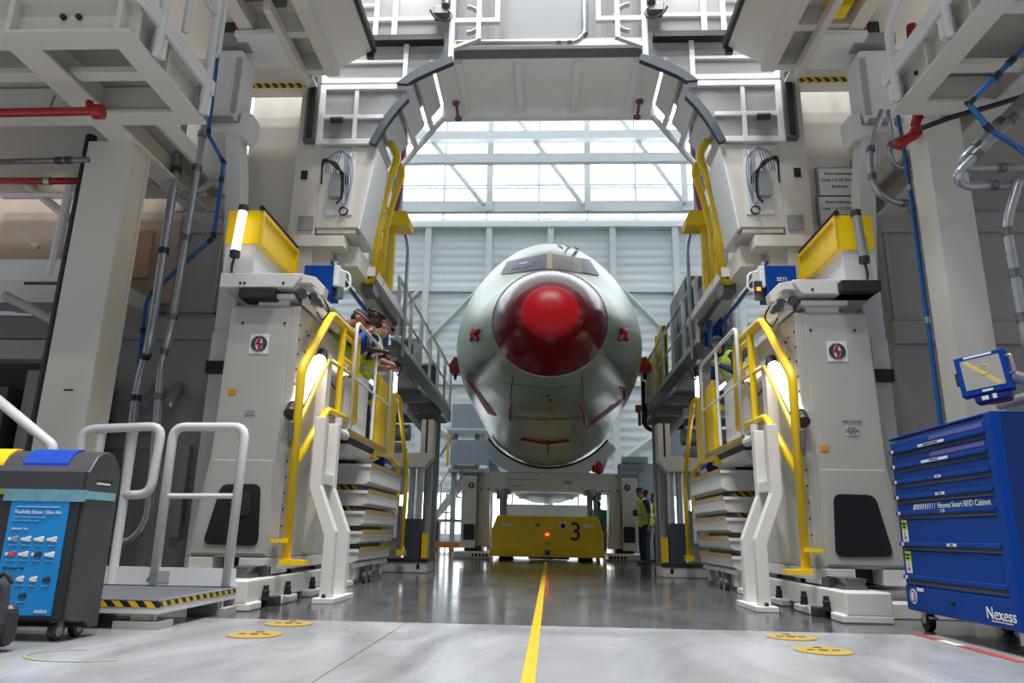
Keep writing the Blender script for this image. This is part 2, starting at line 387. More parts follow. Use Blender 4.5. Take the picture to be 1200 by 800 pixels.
def sring(t, n=96):
    zc, w, hu, hd = sec(t); out = []
    pinch = 0.15*min(1, max(0, (t-1.3)/1.2))*min(1, max(0, (9-t)/4))
    for j in range(n):
        a = math.tau*j/n; c, s_ = math.cos(a), math.sin(a); h = hu if s_ > 0 else hd
        ww = w*(1-pinch*max(0, s_)**1.5)
        out.append((AX+ww*c, Y0+t, zc+h*s_))
    return out
def skin(t0, t1, steps):
    ts = [t0+(t1-t0)*i/steps for i in range(steps+1)]
    mb = MB(); mb.loft([sring(max(t, 0.0004)) for t in ts], caps=False); mb.smooth = True; return mb
PRIMER = mat('green_primer', (132, 147, 128), 0.3, 0.1, var=0.1, scale=1.5)
RADOME = mat('dark_red_radome', (98, 12, 24), 0.2, var=0.1, scale=1.2)
RADOME.node_tree.nodes['Principled BSDF'].inputs['Specular IOR Level'].default_value = 0.18
NOSE = mat('bright_red_nose', (168, 10, 28), 0.35, var=0.03)
NOSE.node_tree.nodes['Principled BSDF'].inputs['Specular IOR Level'].default_value = 0.25
plane = thing('aircraft', (AX, Y0+10, 2.39), 'green primed aircraft fuselage with dark red nose cone, carried by the white gantry', 'aircraft')
fus_mb = MB(); ts = [1.1+0.1*i for i in range(60)]+[7.2, 8, 10, 14, 18, 24]
fus_mb.loft([sring(t) for t in ts], caps=False)
fus = build('fuselage', fus_mb, PRIMER, plane, smooth=True)
rad_mb = MB(); rad_mb.loft([sring(t) for t in [0.13, .16, .2, .26, .33, .4, .5, .6, .7, .8, .9, 1.0, 1.1]], caps=False)
build('radome', rad_mb, RADOME, plane, smooth=True)
cap_mb = MB(); cap_mb.loft([sring(t) for t in [0.0004, .004, .01, .02, .035, .05, .08, .1, .13]], caps=False)
build('nose_tip', cap_mb, NOSE, plane, smooth=True)
build('belly_fairing', MB().ell((AX, 28, 2.95), (1.85, 5.5, 1.2)), PRIMER, plane, smooth=True)
build('radome_rim', MB().tube(sring(1.1, 64), 0.012, 6, closed=True), STEEL, plane)
BV = BVHTree.FromPolygons(fus_mb.v+rad_mb.v, fus_mb.f+[tuple(i+len(fus_mb.v) for i in q) for q in rad_mb.f])
def hit(px, py, off=0.008):
    d = Vector(ray(px, py)).normalized(); loc, n, i, dist = BV.ray_cast(Vector(C0), d)
    if loc is None: return None
    if n.dot(d) > 0: n = -n
    return loc+n*off
def patch(name, quad, m, off=0.008, nx=8, ny=6, th=0.0):
    A, B, C, D = [Vector(q) for q in quad]; rows = []
    for j in range(ny+1):
        row = []
        for i in range(nx+1):
            p = A.lerp(B, i/nx).lerp(D.lerp(C, i/nx), j/ny); h = hit(p.x, p.y, off)
            if h is None: h = Vector(rows[-1][i]) if rows else Vector(at(p.x, p.y, 13))
            row.append(tuple(h))
        rows.append(row)
    mb = MB(); mb.loft(rows, closed=False, caps=False); o = build(name, mb, m, plane)
    return o
WGL = mat('cockpit_glass', (84, 92, 100), 0.4, var=0.06)
WGB = mat('cockpit_glass_papered', (112, 94, 76), 0.35, var=0.08)
for q_ in (WGL, WGB): q_.node_tree.nodes['Principled BSDF'].inputs['Specular IOR Level'].default_value = 0.1
FRM = mat('window_post_tan', (196, 164, 120), 0.5)
patch('windscreen', [(594.5, 306.5), (641, 297.5), (641, 315), (586.5, 322)], WGL, 0.01)
patch('windscreen', [(646.5, 297.5), (690.5, 304.5), (702, 323.5), (647.5, 315)], WGB, 0.01)
patch('windscreen_corner', [(681, 303), (690.5, 304.5), (702, 323.5), (683, 320)], WGL, 0.016, 4, 4)
patch('window_post', [(641.5, 295.5), (646, 295.5), (647, 316), (641.5, 316)], FRM, 0.014, 2, 6)
PUR = mat('purple_poster', (88, 70, 140), 0.5)
pp = patch('window_poster', [(606, 308), (627, 304), (622.5, 312.5), (598.5, 316.5)], PUR, 0.016, 4, 4)
build('poster_print', MB().loft([[tuple(hit(609+i*1.6, 309.4-i*.3+1.2*j, .02)) for i in range(7)] for j in range(2)], closed=False, caps=False), WHITE2, plane)
for k, q in enumerate(([(652.5, 287.3), (655, 287), (660.5, 290.6), (658.5, 291)], [(662, 287.6), (664, 287.6), (670, 291.6), (667.5, 291.6)], [(672, 289.6), (677, 290.6), (681, 294.6), (675, 292.6)])):
    patch('crown_marking', q, DGREY, 0.01, 2, 2)
# red probe covers, tapes, panel marks, nose gear doors
for cx in (557.6, 728.6):
    mb = MB(); base = hit(cx, 392, 0.03)
    mb.ell(base, (0.07, 0.05, 0.10))
    for dx, dy in ((-4, 6), (4.5, -5), (4, 6), (-2, -6)): mb.cap(base, hit(cx+dx, 392+dy, .03), 0.05, 0.03)
    build('probe_cover', mb, REDT, plane, smooth=True)
for q in ([(546.5, 443.5), (553, 447), (584, 488), (572, 484)], [(729, 465.5), (725, 474), (686, 503.5), (691, 494)]):
    patch('red_tape', q, REDT, 0.012, 10, 3)
patch('silver_tape', [(580, 485), (590, 491), (594, 494), (584, 488)], STEEL, 0.012, 4, 2)
def stroke(name, pts, m, r=0.012, off=0.012):
    P = []
    for i in range(len(pts)-1):
        for k in range(6):
            p = Vector(pts[i]).lerp(Vector(pts[i+1]), k/6); h = hit(p.x, p.y, off)
            if h is not None: P.append(h)
    if len(P) > 1: return build(name, MB().tube(P, r, 6), m, plane)
stroke('cover_strap', [(600, 473), (598, 480), (598, 494)], REDT, .02)
stroke('cover_strap', [(680, 474), (684, 482), (686, 500)], REDT, .025)
stroke('cover_strap', [(549, 441), (554, 443)], REDT, .02)
stroke('cover_strap', [(726, 453), (731, 455), (731, 470)], REDT, .02)
stroke('panel_seam', [(601, 440), (598, 472)], DGREY, .008)
stroke('panel_seam', [(682, 440), (684, 472)], DGREY, .008)
stroke('panel_seam', [(560, 430), (588, 410)], DGREY, .006)
stroke('panel_seam', [(724, 432), (706, 412)], DGREY, .006)
stroke('panel_seam', [(586, 447), (643, 455), (700, 447)], DGREY, .005)
DOORM = mat('gear_door_primer', (176, 168, 128), 0.4, var=0.05)
patch('gear_door', [(613.5, 490.5), (640.5, 491.5), (640, 514), (617, 512)], DOORM, 0.012)
patch('gear_door', [(642.5, 491.5), (670, 491), (667, 512), (643, 514)], DOORM, 0.012)
stroke('door_tape', [(612, 514), (640, 519), (672, 515)], REDT, .03)
stroke('door_strap', [(642, 516), (642, 532)], REDT, .025)
build('placard', MB().loft([[tuple(hit(633+2.5*i, 485+1.5*j, .012)) for i in range(8)] for j in range(2)], closed=False, caps=False), GREY, plane)
patch('access_mark', [(643, 475), (649, 475), (649, 480), (643, 480)], mat('tan_mark', (150, 116, 60), .5), .012, 2, 2)
for q in ((642, 463), (645, 468)): build('drain', MB().ell(hit(*q, .0), (.03, .03, .03)), BLACK, plane, smooth=True)
for s, px in ((-1, 535), (1, 754)):    # red jacking brackets on the flanks
    p = Vector(ax(px, 428, AX+s*2.12)); mb = MB()
    mb.prism([(p.x-s*0.2, p.z+.1), (p.x-s*.2, p.z-.22), (p.x+s*.13, p.z-.2), (p.x+s*.16, p.z-.04), (p.x+s*.04, p.z+.17)], 'y', p.y-.18, p.y+.18)
    br = build('jacking_bracket', mb, RED, plane, bevel=.015); tag(br, 'red jacking bracket')
    build('bracket_bolt', MB().tube([(p.x+s*.02, p.y, p.z-.2), (p.x+s*.02, p.y, p.z-.34)], [.05, .03], 10), BLK2, br)
tag(build('hanging_strap', MB().box(2.03, 2.09, 15.9, 15.93, 2.95, 3.25).box(1.98, 2.1, 15.85, 15.97, 3.25, 3.4), mat('orange_strap', (168, 90, 30), .6), plane), 'orange strap')
# ================================================================== GANTRY + TRANSPORTER
GY = 19.6
gan = thing('fuselage_gantry', (0.1, GY+.5, 0), 'white portal gantry straddling the yellow transporter and cradling the aircraft belly', 'gantry')
GW = mat('gantry_paint', (206, 204, 198), 0.4, var=0.04)
mb = MB().prism([(-1.62, 2.22), (1.86, 2.22), (2.02, 2.08), (2.02, 1.72), (-1.80, 1.72), (-1.80, 2.08)], 'y', GY, GY+.9)
build('crossbeam', mb, GW, gan, bevel=.02)
for s in (-1, 1):
    x0 = 0.1
    lg = build('leg', MB().box(x0+s*1.9, x0+s*2.3, GY-.15, GY+1.0, .25, 2.1), GW, gan, bevel=.02)
    build('leg_brace', MB().box(x0+s*1.57, x0+s*1.88, GY, GY+.7, .28, 1.72), GW, gan, bevel=.02)
    build('hatch', MB().prism(rrect(min(x0+s*1.93, x0+s*2.22), max(x0+s*1.93, x0+s*2.22), .45, .85, .04), 'y', GY-.17, GY-.14), BLK2, lg)
    build('emblem', MB().disc((x0+s*2.05, GY-.15, 1.84), (0, -1, 0), .085, .01), DGREY, lg)
    build('emblem_slash', MB().prism([(x0+s*2.05-.02, 1.77), (x0+s*2.05+.03, 1.85), (x0+s*2.05-.0, 1.85), (x0+s*2.05+.02, 1.91), (x0+s*2.05-.03, 1.83), (x0+s*2.05, 1.83)], 'y', GY-.175, GY-.16), WHITE2, lg)
    ft = build('foot', MB().box(x0+s*1.5, x0+s*2.45, GY-.4, GY+1.1, .0, .17), WHITE, gan, bevel=.03)
    mb = MB()
    for k in range(5): mb.box(x0+s*1.55+s*.09*k, x0+s*1.6+s*.09*k, GY-.42, GY-.39, .05, .12)
    build('foot_vent', mb, BLACK, ft)
    build('ankle', MB().box(x0+s*1.75, x0+s*2.2, GY, GY+.8, .15, .3), BLK2, gan)
    build('jack', MB().tube([(x0+s*1.25, GY+.3, 1.0), (x0+s*1.25, GY+.3, 1.62)], .07).tube([(x0+s*1.25, GY+.3, 1.52), (x0+s*1.25, GY+.3, 1.72)], .16), STEELD, gan, smooth=False)
    # top deck with little bracket rails
    build('deck', MB().box(x0+s*1.75, x0+s*2.35, GY-.1, GY+.6, 2.12, 2.2).box(x0+s*1.9, x0+s*2.5, GY-.15, GY-.05, 2.26, 2.36).box(x0+s*2.3, x0+s*2.36, GY-.15, GY-.08, 2.0, 2.3), GREY, gan)
# cradle
n = 16; pts = []
for k in range(n+1):
    a = math.radians(-140+100*k/n); pts.append((AX+2.12*math.cos(a), 4.46+2.16*math.sin(a)))
lo_ = []
for k in range(n+1):
    a = math.radians(-40-100*k/n); lo_.append((AX+2.4*math.cos(a)*1.0, max(4.46+2.5*math.sin(a), 2.22)))
mb = MB()
for k in range(n):
    mb.prism([pts[k], pts[k+1], lo_[n-k-1], lo_[n-k]], 'y', GY-.05, GY+.25)
build('cradle_arm', mb, WHITE2, gan)
pin = [(AX+2.075*math.cos(math.radians(-140+100*k/n)), 4.46+2.1*math.sin(math.radians(-140+100*k/n))) for k in range(n+1)]
mb = MB()
for k in range(n): mb.prism([pin[k], pin[k+1], pts[k+1], pts[k]], 'y', GY-.07, GY+.3)
build('cradle_pad', mb, BLACK, gan)
for s in (-1, 1):
    build('cradle_guard', MB().prism([(AX+s*1.62, 2.95), (AX+s*1.78, 3.0), (AX+s*1.5, 2.25), (AX+s*1.3, 2.25)], 'y', GY+.35, GY+.5), mat('pale_blue_guard', (120, 160, 196), .4), gan)
build('red_cover', MB().ell((1.42, GY, 2.38), (.12, .08, .2)).ell((1.3, GY, 2.35), (.08, .08, .12)), REDT, gan, smooth=True)
mb = MB()
for x in (-.9, -.5, .1, .6, 1.0): mb.box(x, x+.16, GY+.1, GY+.3, 2.2, 2.34)
build('cradle_jack', mb, STEELD, gan)
for k, (tx, sz) in enumerate((('BERCEAU FUSELAGE AVANT', .068), ('SWL 8 T', .068), ('CFT AVANT', .075))):
    text('beam_text', tx, sz, (-1.02, GY-.003, 2.02-.085*k), FX, FZ, DGREY, gan, 'LEFT')
build('beam_plate', MB().box(.5, .72, GY-.008, GY, 1.92, 2.0), GREY, gan)
mb = MB()
for x in (-1.7, -1.5, -1.3, 1.5, 1.7, 1.9): mb.disc((x, GY-.02, 1.76), (0, 1, 0), .025, .03, 10)
build('bolt', mb, BLK2, gan)
# second gantry further back
g2 = thing('fuselage_gantry', (0.1, 35, 0), 'second white gantry far behind the yellow transporter, under the tail end', 'gantry')
build('crossbeam', MB().box(-1.9, 2.1, 35, 35.6, 1.45, 2.0), GW, g2, bevel=.03)
for s in (-1, 1):
    build('leg', MB().box(.1+s*1.55, .1+s*2.1, 35, 35.7, 0, 1.5), GW, g2)
n = 12; mb = MB()
for k in range(n):
    a0, a1 = [math.radians(-130+80*q/n) for q in (k, k+1)]
    mb.prism([(AX+2.09*math.cos(a0), 4.46+2.12*math.sin(a0)), (AX+2.09*math.cos(a1), 4.46+2.12*math.sin(a1)), (AX+1.9*math.cos(a1), 2.15), (AX+1.9*math.cos(a0), 2.15)], 'y', 33.0, 33.3)
build('cradle_arm', mb, WHITE2, g2)
AY = 18.3
agv = thing('transporter', (.06, AY+1.5, 0), 'low yellow driverless transporter with black number three under the gantry', 'vehicle')
mb = MB().prism([(-1.31, .27), (1.43, .27), (1.43, .66), (1.30, 1.06), (-1.18, 1.06), (-1.31, .70)], 'y', AY+.06, AY+3.2)
build('body', mb, YELAGV, agv, bevel=.025)
build('skirt', MB().box(-1.34, 1.46, AY, AY+3.2, .085, .27), YELAGV, agv, bevel=.02)
for x in (-1.0, 1.05):
    for y in (AY+.4, AY+2.6): build('wheel', MB().tube([(x-.13, y, .11), (x+.13, y, .11)], .11, 20), BLACK, agv)
build('undertray', MB().box(-.4, .6, AY+.1, AY+2.5, .04, .1), BLK2, agv)
text('number', '3', .62, (.75, AY+.055, .68), FX, FZ, BLACK, agv)
for x, ss in ((-.93, '■ AGV'), (1.07, 'AGV ■')):
    build('sticker', MB().box(x-.12, x+.12, AY+.052, AY+.062, .80, .865), WHITE2, agv); text('sticker_text', ss.replace('■', '').strip(), .05, (x, AY+.05, .83), FX, FZ, BLACK, agv)
build('sign_plate', MB().box(.36, .53, AY+.052, AY+.062, .75, .91), WHITE2, agv)
build('sign_symbol', MB().disc((.445, AY+.053, .83), (0, -1, 0), .062, .004), BLUED, agv)
build('status_lamp', MB().box(.02, .09, AY+.045, AY+.062, .60, .64), mat('red_lamp', (255, 60, 30), .4, var=0, emit=9), agv)
text('small_text', 'LASER', .06, (.06, AY+.055, .42), FX, FZ, BLACK, agv)
build('scanner', MB().box(-.02, .16, AY-.015, AY+.01, .13, .26), GREY, agv); build('scanner_eye', MB().box(.03, .1, AY-.025, AY, .15, .24), BLACK, agv)
build('camera_slot', MB().box(-.22, -.13, AY+.05, AY+.062, .82, .86), BLACK, agv)
for x in (-1.05, 1.15):
    build('lift_column', MB().tube([(x, AY+.9, 1.05), (x, AY+.9, 1.75)], .08, 14).tube([(x, AY+.9, 1.6), (x, AY+.9, 1.74)], .17, 14), STEELD, agv)
# ================================================================== ASSEMBLIES OF BOTH SIDES
LOGOD = mat('emblem_dark', (52, 56, 62), .5, var=0); LOGOR = mat('emblem_red', (150, 30, 40), .5, var=0)
ORANGE = mat('orange_label', (206, 136, 16), .5, var=0)
def T(s, x, y, z): return (x*s, y+OY[s], z)
for s in SIDES:
    sd = SIDE[s]; oy = OY[s]
    B = lambda name, mb, m, par=None, **k: build(name, mb, m, par, s=s, oy=oy, **k)
    # ---- machine bed on the floor
    bed = thing('machine_bed', T(s, 2.5, 7.3, 0), 'low white machine bed with rail under the lift tower '+sd, 'machine bed')
    mb = MB().box(2.27, 2.62, 5.75, 9.2, .05, .225)
    for y0, y1 in ((5.75, 6.0), (6.35, 6.75), (7.1, 7.5), (8.2, 8.7)): mb.box(2.2 if y0 > 6 else 2.24, 2.62, y0, y1, 0, .06)
    B('beam', mb, WHITE, bed, bevel=.012)
    B('cross_beam', MB().box(2.62, 3.5, 6.15, 6.5, .0, .12).box(2.62, 3.5, 6.5, 6.56, .0, .2), WHITE, bed, bevel=.01)
    B('outer_beam', MB().box(3.0, 3.3, 6.5, 9.2, 0, .2), WHITE, bed)
    B('rail', MB().prism([(2.36, .225), (2.56, .225), (2.53, .27), (2.55, .31), (2.37, .31), (2.39, .27)], 'y', 6.0, 9.2), STEELD, bed)
    for y in (6.08, 6.6, 7.3):
        B('levelling_foot', MB().lathe((2.245, y, .06), (0, 0, 1), [(0, .035), (.03, .035), (.03, .025), (.07, .03), (.075, .022), (.11, .022)], 12), BLACK, bed)
    B('stop_block', MB().box(2.2, 2.3, 6.2, 6.33, 0, .075), BLK2, bed, bevel=.01); B('stop_block', MB().box(2.2, 2.3, 7.75, 7.88, 0, .07), BLK2, bed, bevel=.01)
    # ---- lift tower
    tw = thing('lift_tower', T(s, 2.65, 7.15, .2), 'tall white machine tower with round emblem and dark lower window, '+sd, 'lift tower')
    mb = MB().prism([(2.3, .37), (3.09, .37), (2.99, 1.26), (2.965, 2.64), (2.3, 2.64)], 'y', 6.4, 8.0)
    body = B('body', mb, TOWERP, tw, bevel=.012)
    B('front_panel', MB().prism([(2.38, .385), (3.07, .385), (2.975, 1.23), (2.95, 2.62), (2.38, 2.62)], 'y', 6.385, 6.4), TOWERP, tw, bevel=.006)
    B('lower_panel', MB().prism([(2.4, .4), (3.05, .4), (2.945, 1.2), (2.4, 1.2)], 'y', 6.372, 6.386), TOWERP, tw, bevel=.006)
    win = B('window', MB().prism(rpoly([(2.46, .465), (2.945, .475), (2.84, .985), (2.49, .99)], .07), 'y', 6.360, 6.374), mat('dark_window', (38, 38, 42), .25, var=.03), tw)
    if s < 0: B('window_inner_box', MB().prism(rrect(2.56, 2.74, .72, .93, .02), 'y', 6.35, 6.361), BLK2, win)
    B('foot_block', MB().box(2.32, 2.62, 6.38, 6.75, .24, .37).box(2.85, 3.06, 6.38, 6.75, .24, .37).box(2.3, 2.36, 6.4, 8.0, .27, .37), WHITE, tw, bevel=.008)
    B('inner_chassis', MB().box(2.45, 2.95, 6.6, 7.95, .25, .4), BLK2, tw)
    for y_, q_ in ((6.2, 6.42), (6.9, 7.05), (7.6, 7.8)): B('carriage_block', MB().box(2.33, 2.59, y_, q_, .23, .30), BLK2, tw)
    pl = B('emblem_plate', MB().box(2.56, 2.74, 6.379, 6.386, 2.17, 2.36), WHITE2, tw)
    cx, cz, R, y0, y1 = 2.65*s, 2.265, .075, 6.372+oy, 6.380+oy
    def cres(a0, a1):
        o_ = [(cx+R*math.cos(math.radians(a)), cz+R*math.sin(math.radians(a))) for a in np.linspace(a0, a1, 14)]
        i_ = [(cx+R*.5*math.cos(math.radians(a))*1.0, cz+R*.82*math.sin(math.radians(a))) for a in np.linspace(a1, a0, 14)]
        return o_+i_
    build('emblem_ring', MB().prism(cres(98, 262), 'y', y0, y1), LOGOD, pl); build('emblem_ring', MB().prism(cres(-82, 82), 'y', y0, y1), LOGOD, pl)
    build('emblem_bolt', MB().prism([(cx+.008, cz+.082), (cx+.008, cz-.006), (cx-.034, cz-.006)], 'y', y0, y1).prism([(cx-.006, cz-.082), (cx-.006, cz+.004), (cx+.036, cz+.004)], 'y', y0, y1), LOGOR, pl)
    ox = 2.85 if s < 0 else 2.46
    B('orange_label', MB().box(ox-.035, ox+.035, 6.379, 6.386, 1.79 if s < 0 else 1.36, 1.84 if s < 0 else 1.41), ORANGE, tw)
    B('name_plate', MB().box(2.62, 2.71, 6.379, 6.386, 1.6, 1.645) if s < 0 else MB().box(2.66, 2.76, 6.379, 6.386, 1.5, 1.58), GREY if s < 0 else WHITE2, tw)
    if s > 0:
        text('serial_text', '943-622/406', .034, (2.72, 6.378+oy, 1.62), FX, FZ, LOGOD, tw)
        for k in range(4): text('plate_text', ('POSTE 40', 'CMU 2500 KG', 'ZONE DROITE', 'TYPE 43')[k], .018, (2.71, 6.377+oy, 1.57-.018*k), FX, FZ, LOGOD, tw)
    mb = MB()
    for x in (2.43, 2.83): mb.disc((x, 6.378, 2.465), (0, 1, 0), .012, .012, 10)
    B('panel_screw', mb, BLACK, tw)
    holes = [(6.43, z) for z in np.arange(.5, 2.6, .14)]+[(6.6, 2.45), (6.66, 2.42), (6.7, 2.43), (6.62, 2.25), (6.67, 2.24), (6.75, 2.2), (6.9, 2.3), (6.95, 2.3), (6.8, 2.0), (6.62, 2.02), (6.72, 1.75), (6.9, 1.9), (7.1, 2.3), (7.15, 2.28), (7.0, 2.05)]
    for y, z in holes: B('bolt_hole', MB().tube([(2.292, y, z), (2.301, y, z)], .011, 10), BLK2, tw)
    B('top_plate', MB().box(2.36, 2.78, 6.35, 7.3, 2.70, 2.745).box(2.42, 2.72, 6.42, 7.2, 2.64, 2.7), WHITE, tw, bevel=.006)
    B('top_gusset', MB().prism([(6.42, 2.745), (7.6, 2.745), (7.6, 2.70), (6.42, 2.66)], 'x', 2.22, 2.30), CREAM, tw)
    # ---- sliding carriage on top of the tower
    cg = thing('slide_carriage', T(s, 2.6, 6.9, 2.75), 'white slide carriage beam resting on top of the lift tower '+sd, 'carriage')
    B('beam', MB().prism([(2.36, 2.79), (3.06, 2.79), (3.06, 2.93), (2.28, 2.93), (2.28, 2.9)], 'y', 6.3, 7.4), WHITE, cg, bevel=.008)
    B('nose_bracket', MB().prism([(2.3, 2.93), (2.16, 2.90), (2.06, 2.80), (2.07, 2.72), (2.11, 2.72), (2.14, 2.79), (2.2, 2.84), (2.33, 2.84)], 'y', 6.32, 6.44), CREAM, cg, bevel=.004)
    B('bellows', MB().prism(rrect(2.52, 2.86, 2.68, 2.78, .02) if s < 0 else rrect(2.68, 3.04, 2.79, 2.90, .02), 'y', 6.22 if s > 0 else 6.28, 6.5), BLACK, cg, bevel=.008)
    mb = MB().tube([(2.3, 6.4, 2.76), (2.3, 6.9, 2.76)], .05).tube([(2.2, 6.42, 2.74), (2.2, 6.6, 2.74)], .045).tube([(2.14, 6.4, 2.68), (2.14, 6.5, 2.68)], .03).box(2.4, 2.6, 6.5, 6.9, 2.745, 2.79)
    B('roller', mb, STEELD, cg)
    mb = MB()
    for x in (2.45, 2.82, 2.86): mb.disc((x, 6.294, 2.83), (0, 1, 0), .013, .01, 10)
    B('bolt_head', mb, BLACK, cg)
    B('cable', MB().pipe([(2.1, 6.45, 2.72), (2.05, 6.5, 2.62), (2.15, 6.6, 2.55), (2.25, 6.7, 2.68)], .008, .05, 6), WIRE, cg)
    # ---- yellow machine box above the carriage
    yb = thing('guard_box', T(s, 3.0, 7.1, 2.93), 'bright yellow guard box on white base above the carriage '+sd, 'guard box')
    B('base', MB().box(2.89, 3.2, 6.62, 7.65, 2.93, 3.36), WHITE2, yb, bevel=.006)
    B('yellow_panel', MB().box(2.87, 3.2, 6.6, 7.65, 3.35, 3.71), mat('signal_yellow', (246, 208, 6), .4, var=.03), yb)
    B('panel_frame', MB().box(2.84, 2.87, 6.6, 7.68, 3.35, 3.39).box(2.84, 2.87, 6.6, 7.68, 3.67, 3.71).box(2.84, 2.87, 6.6, 6.64, 3.39, 3.67).box(2.84, 2.87, 7.64, 7.68, 3.39, 3.67), YEL, yb)
    B('edge_trim', MB().tube([(2.86, 6.58, 3.73), (2.86, 7.62, 3.73)], .028, 10), BLACK, yb)
    # ---- upright post, upper casing, lamp
    po = thing('service_post', T(s, 3.4, 7.1, 0), 'cranked light grey service post beside the lift tower, '+sd, 'post')
    B('lower_post', MB().box(3.22, 3.42, 7.05, 7.25, 0, 3.1), WHITE2, po, bevel=.008)
    B('cranked_post', MB().prism([(3.22, 3.0), (3.38, 3.0), (3.50, 4.35), (3.58, 4.95), (3.42, 4.95), (3.33, 4.35)], 'y', 7.03, 7.25), WHITE2, po, bevel=.006)
    B('bracket', MB().prism([(3.3, 4.75), (3.26, 4.85), (3.26, 5.05), (3.38, 5.1), (3.40, 4.94), (3.75, 4.94), (3.75, 4.9), (3.42, 4.8)], 'y', 6.97, 7.2), WHITE2, po, bevel=.01)
    B('shelf_plate', MB().prism([(2.95, 5.95), (3.1, 5.93), (3.5, 5.93), (3.5, 6.0), (3.05, 6.02)], 'y', 6.8, 7.4), WHITE2, po, bevel=.01)
    B('gap_shade', MB().box(3.12, 3.2, 7.1, 7.9, 0, 2.75), BLK2, po)  # black filler painting the shade between post and tower
    mb = MB()
    for z in (.9, 1.4, 1.9, 2.3): mb.box(3.1, 3.22, 7.06, 7.1, z, z+.02)
    B('cable_clip', mb, STEEL, po)
    B('sensor_box', MB().box(3.22, 3.42, 6.97, 7.05, 2.12, 2.24), BLACK, po); B('sensor_cover', MB().box(3.24, 3.4, 6.99, 7.05, 2.24, 2.55), WHITE2, po)
    cs = thing('casing', T(s, 3.6, 7.1, 4.93), 'tall pale grey cabinet casing hanging under the upper walkway, '+sd, 'casing')
    B('shell', MB().prism(rrect(3.42, 3.85, 4.95, 5.85, .06), 'y', 6.95, 7.25), WHITE2, cs, bevel=.008)
    B('side_panel', MB().box(3.44, 3.5, 6.935, 6.95, 5.05, 5.75), GREYP, cs)
    B('bottom_lip', MB().box(3.45, 3.8, 6.9, 7.0, 4.93, 4.98), GREY, cs)
    rl = thing('guide_rail', T(s, 3.3, 7.1, 6.0), 'pair of tall steel guide rails rising past the upper walkway, '+sd, 'guide rail')
    B('column', MB().box(3.24, 3.55, 7.1, 7.35, 6.0, 8.2), WHITE2, rl)
    B('rail', MB().tube([(3.12, 7.0, 6.02), (3.12, 7.0, 8.2)], .05, 10), STEEL, rl); B('rail', MB().box(3.18, 3.22, 7.0, 7.1, 6.02, 8.2), STEELD, rl)
    B('cable_chain', MB().box(3.62, 3.74, 7.02, 7.2, 6.05, 8.2), BLK2, rl); B('chain_tray', MB().box(3.4, 3.85, 6.92, 7.1, 5.92, 6.06), GREY, rl); B('orange_cable', MB().tube([(3.58, 7.0, 6.06), (3.55, 7.0, 7.0)], .015, 6), mat('orange_cable', (206, 84, 30), .5, var=0), rl)
    lp = thing('tube_lamp', T(s, 3.03, 6.52, 3.15), 'slim upright tube lamp beside the yellow guard box '+sd, 'lamp')
    B('tube', MB().tube([(3.04, 6.5, 3.22), (3.01, 6.5, 3.66)], .045, 14), mat('lit_tube_soft', (255, 248, 240), .3, var=0, emit=1.0) if s < 0 else STEEL, lp, smooth=False)
    for z, x in ((3.2, 3.04), (3.68, 3.008)): B('end_cap', MB().tube([(x, 6.5, z-.03), (x, 6.5, z+.03)], .05, 14), BLK2, lp)
    B('cable', MB().pipe([(3.04, 6.5, 3.18), (3.06, 6.5, 3.05), (3.03, 6.5, 2.94)], .012, .06, 6), WIRE, lp)
    # ---- bent posts
    bp_ = thing('bent_post', T(s, 1.97, 6.95, 0), 'pair of cranked white posts on one floor plate '+sd, 'post')
    prof = [(1.85, .045), (1.95, .045), (1.95, .56), (2.12, .98), (2.12, 1.62), (2.02, 1.62), (2.02, 1.0), (1.85, .6)]
    for y in (6.55, 6.98): B('post', MB().prism(prof, 'y', y, y+.1), WHITE, bp_, bevel=.006)
    B('crosspiece', MB().box(2.03, 2.11, 6.65, 6.98, 1.02, 1.12), WHITE, bp_, bevel=.005)
    B('base_plate', MB().box(1.80, 1.99, 6.48, 7.15, 0, .045), WHITE, bp_, bevel=.005)
    B('anchor_bolt', MB().disc((1.9, 6.52, .045), (0, 0, 1), .018, .03, 6), BLK2, bp_)
    # ---- yellow stair rail with work lamps
    yr = thing('stair_rail', T(s, 2.2, 7.2, .3), 'yellow tubular stair rail climbing the tower flank to the platform, '+sd, 'handrail')
    loop = [(2.2, 6.35, .34), (2.2, 6.3, 2.02), (2.2, 7.05, 2.76), (2.2, 8.1, 2.78), (2.2, 8.18, 1.81), (2.2, 7.15, 1.78), (2.2, 6.38, 1.18)]
    B('rail', MB().pipe(loop[:4]+[loop[4]], .04, .09, 12), YEL, yr, smooth=True)
    B('lower_rail', MB().pipe(loop[4:], .038, .06, 12), YEL, yr, smooth=True)
    B('baluster', MB().tube([(2.2, 7.5, 2.76), (2.2, 7.5, 1.79)], .036, 12), YEL, yr, smooth=False)
    B('inner_frame', MB().pipe([(2.2, 7.5, 2.68), (2.2, 7.95, 2.68), (2.2, 7.95, 2.42), (2.2, 7.5, 2.42)], .025, .04, 8), YEL, yr, smooth=True)
    B('mid_rail', MB().tube([(2.2, 6.33, 1.5), (2.2, 7.08, 2.28), (2.2, 8.12, 2.33)], .018, 8), YEL, yr)
    B('upper_lug', MB().box(2.18, 2.34, 6.30, 6.38, .50, .53), YEL, yr); B('foot_lug', MB().box(2.02, 2.24, 6.30, 6.42, .32, .36), YEL, yr)
    B('spring_latch', MB().tube([(2.24, 6.28, 1.52), (2.24, 6.28, 1.36)], .025, 8).tube([(2.24, 6.28, 1.36), (2.24, 6.28, 1.3)], .012, 8), STEELD, yr)
    l1 = thing('work_lamp', T(s, 2.26, 6.7, 1.55), 'glaring diagonal tube lamp along the yellow stair rail '+sd, 'lamp')
